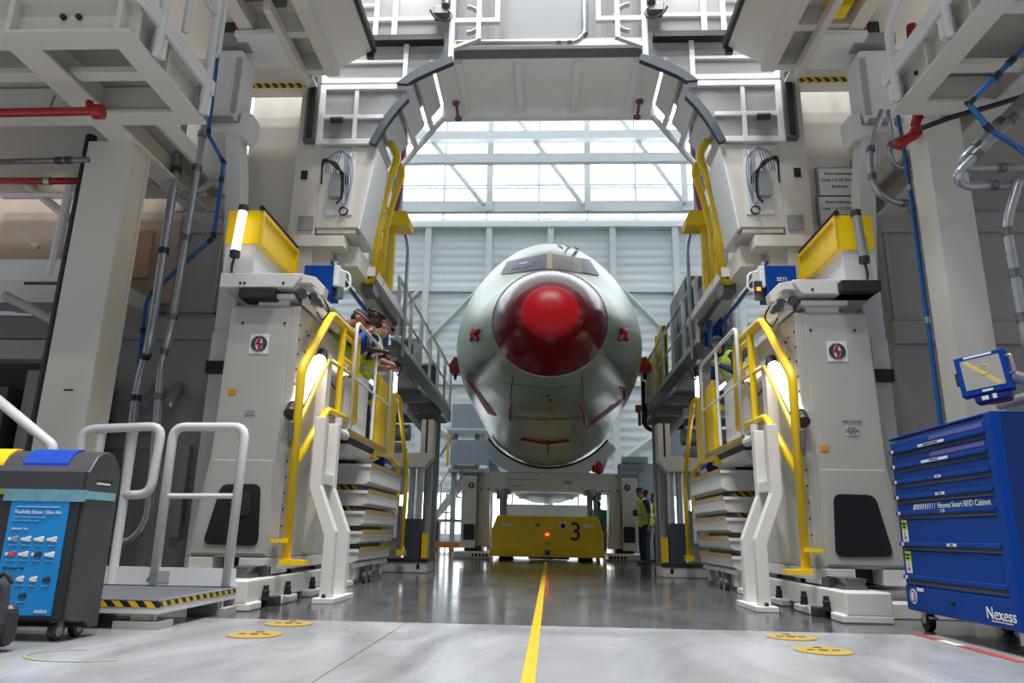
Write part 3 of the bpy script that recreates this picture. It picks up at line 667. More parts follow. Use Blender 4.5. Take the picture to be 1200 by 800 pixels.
    B('tube', MB().tube([(2.27, 6.40, 1.68), (2.27, 7.02, 2.28)], .06, 14), TUBE, l1)
    B('end_cap', MB().tube([(2.27, 6.32, 1.60), (2.27, 6.41, 1.69)], .065, 12), BLK2, l1); B('end_cap', MB().tube([(2.27, 7.01, 2.27), (2.27, 7.09, 2.35)], .065, 12), BLK2, l1)
    l2 = thing('work_lamp', T(s, 2.28, 7.6, 2.2), 'short level tube lamp behind the yellow balusters '+sd, 'lamp')
    B('tube', MB().tube([(2.28, 7.2, 2.33), (2.28, 8.0, 2.33)], .045, 14), mat('lit_tube_soft', (255, 248, 240), .3, var=0, emit=1.0), l2)
    B('end_cap', MB().tube([(2.28, 7.12, 2.33), (2.28, 7.22, 2.33)], .05, 12), BLK2, l2); B('end_cap', MB().tube([(2.28, 7.98, 2.33), (2.28, 8.06, 2.33)], .05, 12), BLK2, l2)
    B('cable', MB().pipe([(2.26, 7.15, 2.3), (2.24, 7.3, 2.1), (2.24, 7.6, 2.05), (2.26, 7.9, 2.3)], .009, .1, 6), WIRE, l2)
    ws = thing('splash_panel', T(s, 2.45, 8.4, 1.7), 'plain white upright panel behind the yellow stair rail '+sd, 'panel')
    B('sheet', MB().box(2.24, 2.30, 7.9, 8.95, 1.73, 2.46), WHITE2, ws, bevel=.01); B('housing', MB().box(2.31, 2.42, 8.2, 8.42, 1.70, 2.6), CREAM, ws, bevel=.01)
    fr = thing('tower_frame', T(s, 2.4, 7.7, 1.2), 'cream upright machine frame with slots, behind the yellow stair rail '+sd, 'machine frame')
    B('upright', MB().box(2.31, 2.42, 8.02, 8.16, 1.70, 2.62).box(2.2, 2.3, 7.06, 7.2, .4, 2.35), CREAM, fr)
    B('knee_pipe', MB().pipe([(2.16, 7.4, 1.74), (2.16, 7.4, 1.6), (2.16, 7.75, 1.6)], .05, .1, 10), WHITE, fr)
    if s < 0:
        dk_ = thing('desk_top', T(s, 2.38, 7.6, 2.8), 'grey sloping sheet on top of the yellow rail, in front of the leaning men', 'desk')
        B('sheet', MB().box(2.22, 2.52, 7.15, 8.1, 2.83, 2.87), GREY, dk_, bevel=.006); B('support', MB().box(2.4, 2.48, 7.5, 7.56, 2.64, 2.83), CREAM, dk_)
    # ---- standing platform with white rail and yellow gate
    pf = thing('standing_platform', T(s, 2.7, 8.7, 1.42), 'raised work platform with toothed edge above the tray stack '+sd, 'platform')
    B('deck', MB().box(2.14, 3.5, 8.02, 9.7, 1.62, 1.68).box(2.14, 2.28, 7.75, 8.02, 1.62, 1.68), CREAM, pf); B('deck_edge', MB().box(2.125, 2.14, 7.75, 9.7, 1.63, 1.68), HAZS, pf)
    B('bellows', MB().prism([(2.18, 1.62), (3.4, 1.62), (3.4, 1.55), (2.22, 1.55)], 'y', 8.02, 9.65), BLACK, pf)
    B('underframe', MB().loft([[(2.35, 8.25, 1.44), (3.3, 8.25, 1.44), (3.3, 9.5, 1.44), (2.35, 9.5, 1.44)], [(2.2, 8.04, 1.55), (3.4, 8.04, 1.55), (3.4, 9.65, 1.55), (2.2, 9.65, 1.55)]]), WHITE, pf)
    B('hanger', MB().box(3.3, 3.5, 8.0, 8.2, 0, 1.62).box(3.3, 3.5, 10.3, 10.5, 0, 1.62).box(3.3, 3.5, 8.0, 10.5, 1.45, 1.6), GREY, pf)
    wr = thing('platform_rail', T(s, 2.12, 8.6, 1.68), 'white tubular railing on the raised platform that people lean on, '+sd, 'handrail')
    B('rail', MB().pipe([(2.12, 7.75, 1.68), (2.12, 7.75, 2.88), (2.12, 9.65, 2.88), (2.12, 9.65, 1.68)], .021, .1, 10), WHITE2, wr, smooth=True)
    B('mid_rail', MB().tube([(2.12, 7.75, 2.25), (2.12, 9.65, 2.25)], .014, 8), WHITE2, wr)
    B('post', MB().tube([(2.12, 8.75, 1.68), (2.12, 8.75, 2.88)], .019, 10), WHITE2, wr)
    yg = thing('platform_gate', T(s, 2.2, 9.8, 1.6), 'solid yellow gate panel at the end of the raised platform, '+sd, 'gate')
    B('panel', MB().prism(rpoly([(9.3, 1.55), (10.35, 1.62), (10.35, 2.5), (9.3, 2.58)], .05), 'x', 2.16, 2.22), YEL, yg, bevel=.006)
    B('jamb', MB().tube([(2.2, 9.27, 1.5), (2.2, 9.27, 2.6)], .04, 10), YEL, yg); B('hinge', MB().box(2.2, 2.5, 9.22, 9.28, 2.2, 2.26).box(2.2, 2.5, 9.22, 9.28, 1.66, 1.72), YEL, yg)
    B('handle', MB().box(2.14, 2.165, 9.75, 9.85, 1.7, 1.86), BLK2, yg)
    hr = thing('step_rail', T(s, 2.2, 11.2, .3), 'tall yellow tube rail beside the ends of the stacked trays '+sd, 'handrail')
    B('rail', MB().pipe([(2.2, 11.5, .32), (2.2, 11.62, 1.45), (2.2, 10.7, 2.55), (2.2, 10.4, 2.56)], .034, .1, 10), YEL, hr, smooth=True)
    B('lower_rail', MB().pipe([(2.2, 10.36, 1.62), (2.2, 10.9, 1.56), (2.2, 11.0, 1.2), (2.2, 11.0, .95)], .03, .08, 10), YEL, hr, smooth=True)
    B('foot', MB().box(2.14, 2.26, 11.4, 11.6, .26, .34), YEL, hr)
    dv = thing('drive_motor', T(s, 2.25, 10.1, 1.4), 'dark blue drive motor under the yellow gate '+sd, 'motor')
    B('barrel', MB().tube([(2.25, 9.75, 1.5), (2.25, 10.2, 1.5)], .1, 14), BLUED, dv); B('end_bell', MB().tube([(2.25, 10.2, 1.5), (2.25, 10.3, 1.5)], .08, 14), BLK2, dv)
    vl = thing('strip_lamp', T(s, 2.3, 10.9, 1.9), 'upright lit strip lamp behind the yellow gate '+sd, 'lamp')
    B('tube', MB().tube([(2.32, 10.9, 1.9), (2.32, 10.9, 3.02)], .03, 10), TUBE, vl); B('end_cap', MB().tube([(2.32, 10.9, 1.84), (2.32, 10.9, 1.91)], .034, 10), BLK2, vl); B('end_cap', MB().tube([(2.32, 10.9, 3.0), (2.32, 10.9, 3.08)], .034, 10), BLK2, vl)
    B('cable', MB().pipe([(2.32, 10.9, 3.06), (2.25, 10.9, 3.2), (2.2, 10.85, 3.1), (2.28, 10.8, 2.9), (2.3, 10.7, 3.3)], .012, .06, 6), WIRE, vl)
    # ---- stack of telescopic trays
    ZT = [(1.15, 1.41), (.90, 1.10), (.67, .86), (.465, .63), (.25, .425)]
    pos = ('topmost', 'second from the top', 'middle', 'second from the bottom', 'bottom')
    for k, (z0, z1) in enumerate(ZT):
        tr = thing('lift_tray', T(s, 2.7, 9.6, z0), 'white metal tray, %s of the stack %s' % (pos[k], sd), 'tray', 'telescopic trays '+sd)
        dx = .02*k
        B('pan', MB().prism([(2.10+dx, z1-.05), (2.10+dx, z0+.03), (2.16+dx, z0), (3.25, z0), (3.25, z1-.05)], 'y', 8.72, 10.65-.03*k), WHITE, tr, bevel=.006)
        B('rim', MB().box(2.085+dx, 3.26, 8.70, 10.66-.03*k, z1-.055, z1-.02), WHITE2, tr)
        B('edge_strip', MB().box(2.08+dx, 2.094+dx, 8.72, 10.64-.03*k, z1-.05, z1-.0), HAZS, tr)
        if k: B('front_strip', MB().box(2.25+dx, 3.2, 8.80, 8.83, z1-.02, z1+.045), HAZ, tr)
        B('bellows', MB().box(2.3, 3.15, 8.84, 10.5, z1-.03, (ZT[k-1][0] if k else 1.44)), BLACK, tr)
    ct = thing('tray_cart', T(s, 2.7, 9.6, 0), 'white castored cart frame carrying the tray stack '+sd, 'cart')
    B('frame', MB().box(2.2, 3.2, 8.75, 10.5, .20, .25).box(2.22, 2.3, 8.8, 8.88, .06, .2).box(2.22, 2.3, 10.2, 10.28, .06, .2).box(3.1, 3.18, 8.8, 8.88, .0, .2), WHITE, ct)
    B('cross_tube', MB().tube([(2.22, 8.95, .11), (3.1, 8.95, .11)], .03, 10), STEEL, ct)
    for y in (9.25, 9.5): B('caster', MB().tube([(2.18, y, .07), (2.24, y, .07)], .07, 16).box(2.17, 2.25, y-.03, y+.03, .1, .21), STEELD, ct)
    # ---- telescopic column lift beyond the trays
    cl = thing('column_lift', T(s, 2.1, 11.9, 0), 'column lift with white base and silver piston '+sd, 'lift')
    B('base', MB().box(1.84, 2.7, 11.75, 12.5, .0, .16), WHITE, cl, bevel=.015); B('base_lid', MB().box(1.82, 2.72, 11.73, 12.5, .16, .21), BLK2, cl)
    B('base_socket', MB().box(1.95, 2.0, 11.74, 11.76, .06, .13), BLACK, cl)
    B('bellows', MB().box(1.98, 2.22, 11.8, 12.05, .2, .82), SEAL, cl, bevel=.01); B('piston', MB().tube([(2.03, 11.9, .8), (2.03, 11.9, 1.72)], .055, 14).tube([(2.17, 11.95, .8), (2.17, 11.95, 1.72)], .055, 14), STEEL, cl)
    B('side_rail', MB().box(1.86, 1.93, 12.0, 12.1, .2, 1.7), GREY, cl); B('yellow_guard', MB().box(1.86, 1.95, 11.85, 12.0, .22, .6), YEL, cl)
    B('arm', MB().prism([(2.9, 1.62), (1.95, 1.62), (1.82, 1.78), (1.82, 2.4), (2.02, 2.4), (2.02, 1.86), (2.9, 1.82)], 'y', 11.7, 12.0), CREAM, cl, bevel=.012)
    B('arm_cap', MB().box(1.8, 2.05, 11.68, 12.02, 2.4, 2.5), BLACK, cl); B('arm_slot', MB().box(1.905, 1.94, 11.69, 11.70, 1.85, 2.4), BLK2, cl)
    # ---- hanging service pod of the portal
    oy = 0.0
    pd = thing('service_pod', T(s, 2.5, 8.2, 4.12), 'cream service pod with tangled cables on the portal '+sd, 'service pod')
    B('shell', MB().prism([(2.8, 4.14), (2.8, 5.22), (2.12, 5.22), (2.27, 4.14)], 'y', 8.0, 8.235), CREAM, pd, bevel=.01)
    B('side_plate', MB().prism([(2.12, 5.2), (2.27, 4.12), (2.245, 4.12), (2.095, 5.2)], 'y', 7.99, 8.66), WHITE2, pd)
    B('recess_panel', MB().box(2.36, 2.68, 7.985, 8.0, 4.3, 5.15), WHITE2, pd); B('control_box', MB().box(2.5, 2.64, 7.90, 7.99, 4.5, 4.82), GREY, pd, bevel=.008)
    mb = MB()
    for k in range(4): mb.pipe([(2.76, 7.97, 4.7+.03*k), (2.74, 7.9-.01*k, 4.98+.02*k), (2.56, 7.88, 4.96-.03*k), (2.48-.03*k, 7.9, 4.75), (2.47, 7.92, 4.5), (2.54, 7.93, 4.42)], .011, .12, 6)
    for k in range(5): B('thin_cable', MB().pipe([(2.72-.03*k, 7.97, 4.85), (2.66-.04*k, 7.86, 5.08+.015*k), (2.38+.02*k, 7.86, 5.06), (2.34+.025*k, 7.88, 4.72-.04*k), (2.42, 7.92, 4.4+.02*k)], .006, .16, 6), mat('grey_blue_cable', (120, 132, 150), .4, var=0), pd)
    B('cable', mb, WIRE, pd)
    B('hose', MB().pipe([(2.42, 7.95, 5.1), (2.42, 7.92, 4.75), (2.45, 7.9, 4.4)], .02, .1, 8).pipe([(2.56, 7.95, 4.95), (2.58, 7.9, 4.8)], .018, .1, 8), STEEL, pd)
    ring = [(2.44+.05*math.cos(t), 7.92, 4.32+.05*math.sin(t)) for t in np.linspace(0, math.tau, 17)[:-1]]
    B('cable_coil', MB().tube(ring, .012, 6, closed=True), WIRE, pd)
    B('underside', MB().box(2.3, 2.78, 8.02, 8.235, 4.08, 4.13).box(2.28, 2.48, 8.235, 8.66, 4.08, 4.13), CREAM, pd)
    # ---- fixed frame behind the pod
    pb = thing('pod_carrier', T(s, 2.75, 9.2, 3.3), 'cream beam structure running back under the service pod '+sd, 'beam')
    B('upright', MB().box(2.8, 3.12, 8.0, 8.25, 3.0, 6.2), CREAM, pb, bevel=.008)
    B('lintel', MB().box(2.42, 3.12, 7.95, 8.2, 3.88, 4.02), CREAM, pb, bevel=.006)
    B('lower_upright', MB().box(2.6, 2.8, 8.05, 8.25, 3.3, 3.9), CREAM, pb)
    B('long_beam', MB().box(2.3, 2.55, 8.2, 11.4, 3.72, 3.98), CREAM, pb, bevel=.006)
    B('slide_channel', MB().box(2.2, 2.3, 8.7, 11.0, 3.78, 3.9), WHITE2, pb); B('actuator', MB().box(2.24, 2.4, 8.8, 9.1, 3.6, 3.75).tube([(2.3, 9.1, 3.68), (2.3, 10.5, 3.68)], .05, 10), STEELD, pb)
    B('blue_hose', MB().tube([(2.62, 8.1, 3.75), (2.6, 11, 3.66)], .03, 8), PIPEB, pb)
    B('switch_plate', MB().box(2.95, 3.03, 7.99, 8.0, 4.78, 4.9) , BLACK, pb); B('hinge_plate', MB().box(2.82, 3.0, 7.97, 8.0, 4.1, 4.28), GREY, pb)
    # ---- blue drive box
    bb = thing('drive_box', T(s, 2.45, 7.5, 3.05), 'blue electric drive box above the carriage nose '+sd, 'drive box')
    B('case', MB().box(2.34, 2.66, 7.4, 7.7, 3.08, 3.43), BLUE, bb, bevel=.008); B('side_cover', MB().box(2.28, 2.34, 7.42, 7.7, 3.2, 3.44), WHITE2, bb, bevel=.01)
    B('gland', MB().tube([(2.28, 7.5, 3.08), (2.28, 7.5, 3.2)], .05, 12).tube([(2.4, 7.5, 3.0), (2.4, 7.5, 3.08)], .03, 10).tube([(2.55, 7.5, 3.02), (2.55, 7.5, 3.08)], .03, 10), STEELD, bb)
    B('cable', MB().pipe([(2.3, 7.5, 3.4), (2.18, 7.5, 3.38), (2.16, 7.5, 3.2), (2.27, 7.5, 3.16)], .011, .06, 6), mat('white_cable', (220, 220, 216), .5, var=0), bb)
    B('bracket', MB().box(2.45, 2.55, 7.6, 8.05, 2.98, 3.08), CREAM, bb)
    if s > 0:
        text('maker_text', 'SETI', .06, (2.5, 7.395+oy, 3.27), FX, FZ, WHITE2, bb)
        B('display', MB().box(2.2, 2.28, 7.36, 7.4, 3.1, 3.24), BLK2, bb); B('display_light', MB().box(2.22, 2.26, 7.355, 7.36, 3.13, 3.17), mat('amber_display', (255, 120, 20), .4, var=0, emit=2.5), bb)
    # ---- yellow curved ladder guard and yellow frame
    cgd = thing('ladder_guard', T(s, 2.2, 8.8, 3.8), 'curved yellow guard with rungs on the portal inner edge '+sd, 'guard rail')
    pth = [(2.14, 8.75, 5.72), (2.0, 8.75, 5.52), (2.12, 8.75, 5.1), (2.2, 8.75, 4.65), (2.22, 8.75, 3.82)]
    B('outer_stile', MB().pipe(pth, .05, .25, 10), YEL, cgd, smooth=True); B('inner_stile', MB().pipe([(x_+.02, 9.2, z_) for x_, y_, z_ in pth], .045, .25, 10), YEL, cgd, smooth=True)
    mb = MB()
    for z, x in ((5.42, 2.05), (5.15, 2.11), (4.85, 2.16), (4.55, 2.2), (4.25, 2.21), (3.95, 2.22)): B('rung', MB().tube([(x, 8.75, z), (x+.02, 9.2, z)], .02, 8), YEL, cgd); B('foot_loop', MB().pipe([(2.22, 8.75, 3.85), (2.24, 8.75, 3.72), (2.34, 8.75, 3.72), (2.35, 8.75, 3.85)], .04, .05, 8), YEL, cgd, smooth=True)
    yf = thing('gantry_frame', T(s, 2.2, 10, 4.0), 'yellow post with bracket head standing further along the portal '+sd, 'frame')
    B('post', MB().box(2.27, 2.34, 10.0, 10.1, 4.0, 5.2).box(2.36, 2.42, 10.0, 10.1, 4.05, 5.2), YEL, yf); B('head', MB().prism([(2.05, 5.02), (2.45, 5.02), (2.45, 5.24), (2.1, 5.26), (2.03, 5.1)], 'y', 9.9, 10.25), YEL, yf, bevel=.006)
    B('head_back', MB().box(2.4, 2.7, 10.05, 10.2, 5.0, 5.12), YEL, yf)
    # ---- portal panels with slate rubber seals
    def outl(px): return [(-at(x, y, 7.96)[0]-(0.04 if s > 0 else 0.0), at(x, y, 7.96)[2]) for x, y in px]
    def strip(po, pi):
        mb = MB(); p = [Vector((x, 0, z)) for x, z in outl(po)]; q = [Vector((x, 0, z)) for x, z in outl(pi)]
        p = fillet(p, .25, 4); q = fillet(q, .25, 4)
        for i in range(len(p)-1): mb.prism([(p[i].x, p[i].z), (p[i+1].x, p[i+1].z), (q[i+1].x, q[i+1].z), (q[i].x, q[i].z)], 'y', 7.90, 7.98)
        return mb
    SL = strip([(474.5, 112.8), (461, 126), (447.5, 144), (433.3, 169.5)], [(479.8, 118.5), (468.5, 130), (455, 147.5), (440.8, 171.8)])
    SU = strip([(465.5, 100.5), (485, 85.5), (507.5, 75), (530.7, 68.7)], [(478, 101.5), (487, 95.5), (506, 86.7), (532, 75.7)])
    def arc(r, a0, a1, n=12): return [(AX*s+r*math.cos(math.radians(a)), 4.47+r*math.sin(math.radians(a))) for a in np.linspace(a0, a1, n+1)]
    def band(r0, r1, a0, a1):
        mb = MB(); p = arc(r0, a0, a1); q = arc(r1, a0, a1)
        for i in range(len(p)-1): mb.prism([p[i], p[i+1], q[i+1], q[i]], 'y', 7.86, 8.1)
        return mb
    lp_ = thing('portal_panel', T(s, 2.4, 8.0, 5.2), 'lower translucent portal panel with curved dark seal, '+sd, 'panel')
    B('sheet', MB().prism([(2.86, 5.26), (2.86, 6.06)]+[(1.78, 6.06)]+outl([(474.5, 112.8), (461, 126), (447.5, 144), (433.3, 169.5)]), 'y', 7.99, 8.01), PLASTIC, lp_)
    fr_ = MB().box(2.80, 2.88, 7.95, 8.03, 5.24, 6.08).box(1.74, 2.88, 7.95, 8.03, 6.01, 6.08).box(2.15, 2.88, 7.95, 8.03, 5.24, 5.31).box(2.38, 2.43, 7.96, 8.02, 5.3, 6.05).box(2.05, 2.85, 7.96, 8.02, 5.6, 5.65)
    B('frame', fr_, WHITE2, lp_, bevel=.004); B('seal', SL, SEAL, lp_); B('handle', MB().tube([(2.55, 7.93, 5.56), (2.7, 7.93, 5.56)], .04, 12), BLK2, lp_)
    up_ = thing('portal_panel', T(s, 2.0, 8.0, 6.1), 'upper translucent portal panel with motor and dark curved seal, '+sd, 'panel')
    B('sheet', MB().prism([(2.88, 6.12), (2.88, 8.2), (1.24, 8.2), (1.24, 6.52)]+outl([(530.7, 68.7), (507.5, 75), (485, 85.5), (465.5, 100.5)]), 'y', 7.99, 8.01), PLASTIC, up_)
    fr_ = MB().box(2.80, 2.88, 7.95, 8.03, 6.1, 8.2).box(1.7, 2.88, 7.95, 8.03, 6.1, 6.17).box(1.2, 1.27, 7.95, 8.03, 6.42, 8.2).box(1.78, 1.84, 7.95, 8.03, 6.15, 6.75).box(1.84, 2.85, 7.96, 8.02, 6.4, 6.44).box(1.95, 2.02, 7.95, 8.03, 6.72, 7.6).box(1.3, 2.85, 7.95, 8.02, 7.02, 7.07).box(2.2, 2.26, 7.95, 8.03, 6.7, 8.2).box(2.2, 2.6, 7.95, 8.02, 7.25, 7.29)
    B('frame', fr_, WHITE2, up_, bevel=.004); B('seal', SU, SEAL, up_)
    B('bumper', MB().box(1.33, 2.28, 7.86, 8.0, 6.66, 6.74), BLACK, up_)
    mt = B('motor', MB().box(1.25, 1.46, 7.8, 7.96, 7.0, 7.12).tube([(1.3, 7.8, 7.1), (1.3, 7.8, 7.22)], .06, 10), STEELD, up_, bevel=.01); B('motor_cable', MB().pipe([(1.27, 7.8, 7.05), (1.2, 7.78, 6.95), (1.25, 7.76, 6.85), (1.36, 7.78, 6.87), (1.45, 7.8, 6.95), (1.5, 7.8, 7.05)], .014, .06, 6), WIRE, mt)
    B('outer_frame', MB().box(.62, .68, 7.96, 8.03, 7.0, 8.2).box(.62, 1.2, 7.96, 8.03, 6.99, 7.05).box(.86, .92, 7.96, 8.03, 6.74, 8.2).prism([(.86, 6.76), (.92, 6.72), (1.24, 6.58), (1.24, 6.64)], 'y', 7.96, 8.03).box(.9, 1.2, 7.97, 8.02, 7.03, 7.06), CREAM, up_)
    rg_ = [(AX*0+1.06+.2*math.cos(t), 7.99, 7.04+.2*math.sin(t)) for t in np.linspace(-1.5, 1.5, 12)]
    B('half_ring', MB().tube([(2.12-x, y, z) for x, y, z in rg_], .03, 8), GREY, up_)
    sl = thing('slot_track', T(s, 2.93, 7.95, 5.25), 'upright steel track with black slot on the cream portal wall '+sd, 'track')
    B('channel', MB().box(2.87, 3.02, 7.9, 8.0, 5.26, 6.2), STEELD, sl); B('slot', MB().box(2.91, 2.98, 7.88, 7.9, 5.3, 6.15), BLACK, sl)
    # ---- upper working floor seen from below
    uf = thing('upper_floor', T(s, 3.0, 6.8, 6.15), 'cream underside of the upper working floor with recessed bays, '+sd, 'floor platform')
    B('inner_plate', MB().prism([(2.16, 6.38), (2.6, 6.12), (2.6, 6.2), (2.2, 6.46)], 'y', 3.5, 7.7), CREAM, uf); B('edge_trim', MB().box(2.13, 2.18, 3.5, 7.72, 6.36, 6.46).box(2.16, 2.24, 7.68, 7.74, 6.28, 6.38), BLACK, uf)
    mb = MB().box(2.56, 2.72, 3.5, 7.7, 6.02, 6.3).box(3.3, 3.46, 3.5, 7.7, 6.02, 6.3)
    for y in (3.6, 4.5, 5.5, 6.2, 6.9, 7.6): mb.box(2.72, 3.3, y, y+.1, 6.04, 6.3)
    B('girder', mb, CREAM, uf); B('bay_plate', MB().box(2.7, 4.4, 3.5, 7.7, 6.28, 6.36), CREAM, uf)
    B('bay_motor', MB().box(2.85, 2.98, 6.45, 6.6, 6.12, 6.24).tube([(2.98, 6.5, 6.18), (3.28, 6.5, 6.18)], .05, 10), STEELD, uf)
    lf = thing('lower_floor', T(s, 3.4, 7.3, 5.85), 'narrow cream floor with hazard striped end under the upper floor '+sd, 'floor platform')
    B('slab', MB().box(2.98, 4.2, 7.32, 7.72, 5.95, 6.02), CREAM, lf); B('shade_apron', MB().box(2.9, 4.2, 7.70, 8.10, 6.0, 6.04), CREAM, lf); B('girder', MB().prism([(2.94, 5.93), (3.02, 5.93), (3.02, 6.05), (2.94, 6.05)], 'y', 6.4, 7.74), CREAM, lf); B('striped_end', MB().box(3.0, 4.2, 7.72, 7.75, 5.90, 5.97), HAZ, lf)  # apron plate added to shade the top of the wall behind
    if s > 0:
        ya_ = thing('hoist_arm', T(s, 3.35, 7.0, 6.1), 'bright yellow angled arm under the upper floor on the blue cabinet side', 'hoist arm')
        B('arm', MB().prism([(3.02, 5.98), (3.16, 5.98), (3.5, 6.6), (3.36, 6.6)], 'y', 6.55, 6.75), YEL, ya_, bevel=.01); B('guard', MB().box(2.93, 3.03, 6.6, 6.64, 6.0, 6.2), YEL, ya_)
    # ---- walkway beyond the portal
    wk = thing('walkway', T(s, 3.0, 13, 0), 'grey elevated walkway with white railing along the aircraft flank, '+sd, 'walkway')
    B('deck', MB().box(2.3, 4.6, 10.6, 17, 3.28, 3.36), GREY, wk); B('edge_beam', MB().box(2.24, 2.32, 10.5, 17, 3.14, 3.4), STEELD, wk)
    for y in (11.2, 12.6, 14, 15.4, 16.8): B('joist', MB().box(2.32, 4.6, y, y+.12, 3.1, 3.28), GREY, wk)
    rl_ = B('railing', MB().tube([(2.28, 10.5, 4.42), (2.28, 17, 4.42)], .028, 8).tube([(2.28, 10.5, 3.95), (2.28, 17, 3.95)], .02, 8), WHITE2, wk)
    for k in range(7): B('baluster', MB().box(2.25, 2.3, 10.55+1.06*k, 10.63+1.06*k, 3.2, 4.42), WHITE2, rl_)
    B('kick_plate', MB().box(2.26, 2.275, 10.5, 17, 3.4, 3.52), WHITE2, rl_)
    for y in (15.5, 11.2): B('leg', MB().box(2.3 if y > 15 else 2.9, 2.56 if y > 15 else 3.1, y, y+.3, 0, 3.14), GREY, wk)
    B('brace', MB().tube([(2.43, 15.5, 2.5), (2.9, 13.8, 3.14)], .06, 8), WHITE2, wk)
    ul = thing('strip_lamp', T(s, 2.6, 12.0, 3.0), 'lit strip lamp under the elevated walkway deck '+sd, 'lamp')
    B('tube', MB().tube([(2.95, 11.5, 3.06), (2.95, 12.6, 3.06)], .03, 8), TUBE, ul); B('end_cap', MB().tube([(2.95, 11.42, 3.06), (2.95, 11.51, 3.06)], .035, 8), BLK2, ul)
    bw = thing('screen_panel', T(s, 2.77, 11.1, 3.36), 'tall pale screen on the walkway end nearest the portal, '+sd, 'partition')
    B('panel', MB().box(2.75, 2.8, 10.4, 11.9, 3.36, 7.6), WHITE2, bw); B('frame', MB().tube([(2.72, 10.5, 3.36), (2.72, 10.5, 7.6)], .06, 8).tube([(2.72, 11.8, 3.36), (2.72, 11.8, 7.6)], .05, 8).tube([(2.72, 10.5, 5.1), (2.72, 11.8, 5.1)], .03, 8), STEEL, bw)
    pp_ = thing('sprinkler_pipe', T(s, 2.6, 10.6, 4.5), 'purple flanged pipe behind the yellow ladder guard '+sd, 'pipe')
    B('run', MB().pipe([(2.6, 11.4, 4.3), (2.5, 10.6, 5.0), (2.32, 10.4, 5.8), (2.3, 10.5, 7.4)], .045, .2, 10), mat('purple_red_paint', (132, 70, 104), .4), pp_, smooth=True); B('flange', MB().ell((2.44, 10.5, 5.35), (.1, .1, .14)), mat('purple_red_paint', (132, 70, 104), .4), pp_)
    cp = thing('conduit', T(s, 2.34, 10.9, 3.4), 'blue grey conduits rising beside the elevated walkway railing '+sd, 'conduit')
    B('blue_run', MB().tube([(2.42, 10.45, 3.3), (2.42, 10.45, 5.2)], .04, 8), PIPEB, cp); B('grey_run', MB().pipe([(2.2, 10.7, 3.2), (2.2, 10.7, 5.0), (2.35, 10.7, 5.6), (2.4, 10.7, 7.2)], .03, .15, 8), STEEL, cp)
    tc_ = thing('tie_bracket', T(s, 1.34, 9.5, 6.47), 'small purple bracket hanging from the portal soffit, '+sd, 'bracket')
    B('stem', MB().tube([(1.32, 9.5, 6.5), (1.36, 9.5, 6.75)], .022, 8), mat('purple_red_paint', (132, 70, 104), .4), tc_); B('flange', MB().disc((1.315, 9.5, 6.47), (.1, 0, 1), .055, .03, 12), mat('purple_red_paint', (132, 70, 104), .4), tc_); B('flange', MB().disc((1.36, 9.5, 6.73), (.1, 0, 1), .055, .04, 12), mat('purple_red_paint', (132, 70, 104), .4), tc_); tc_.location.z += .06
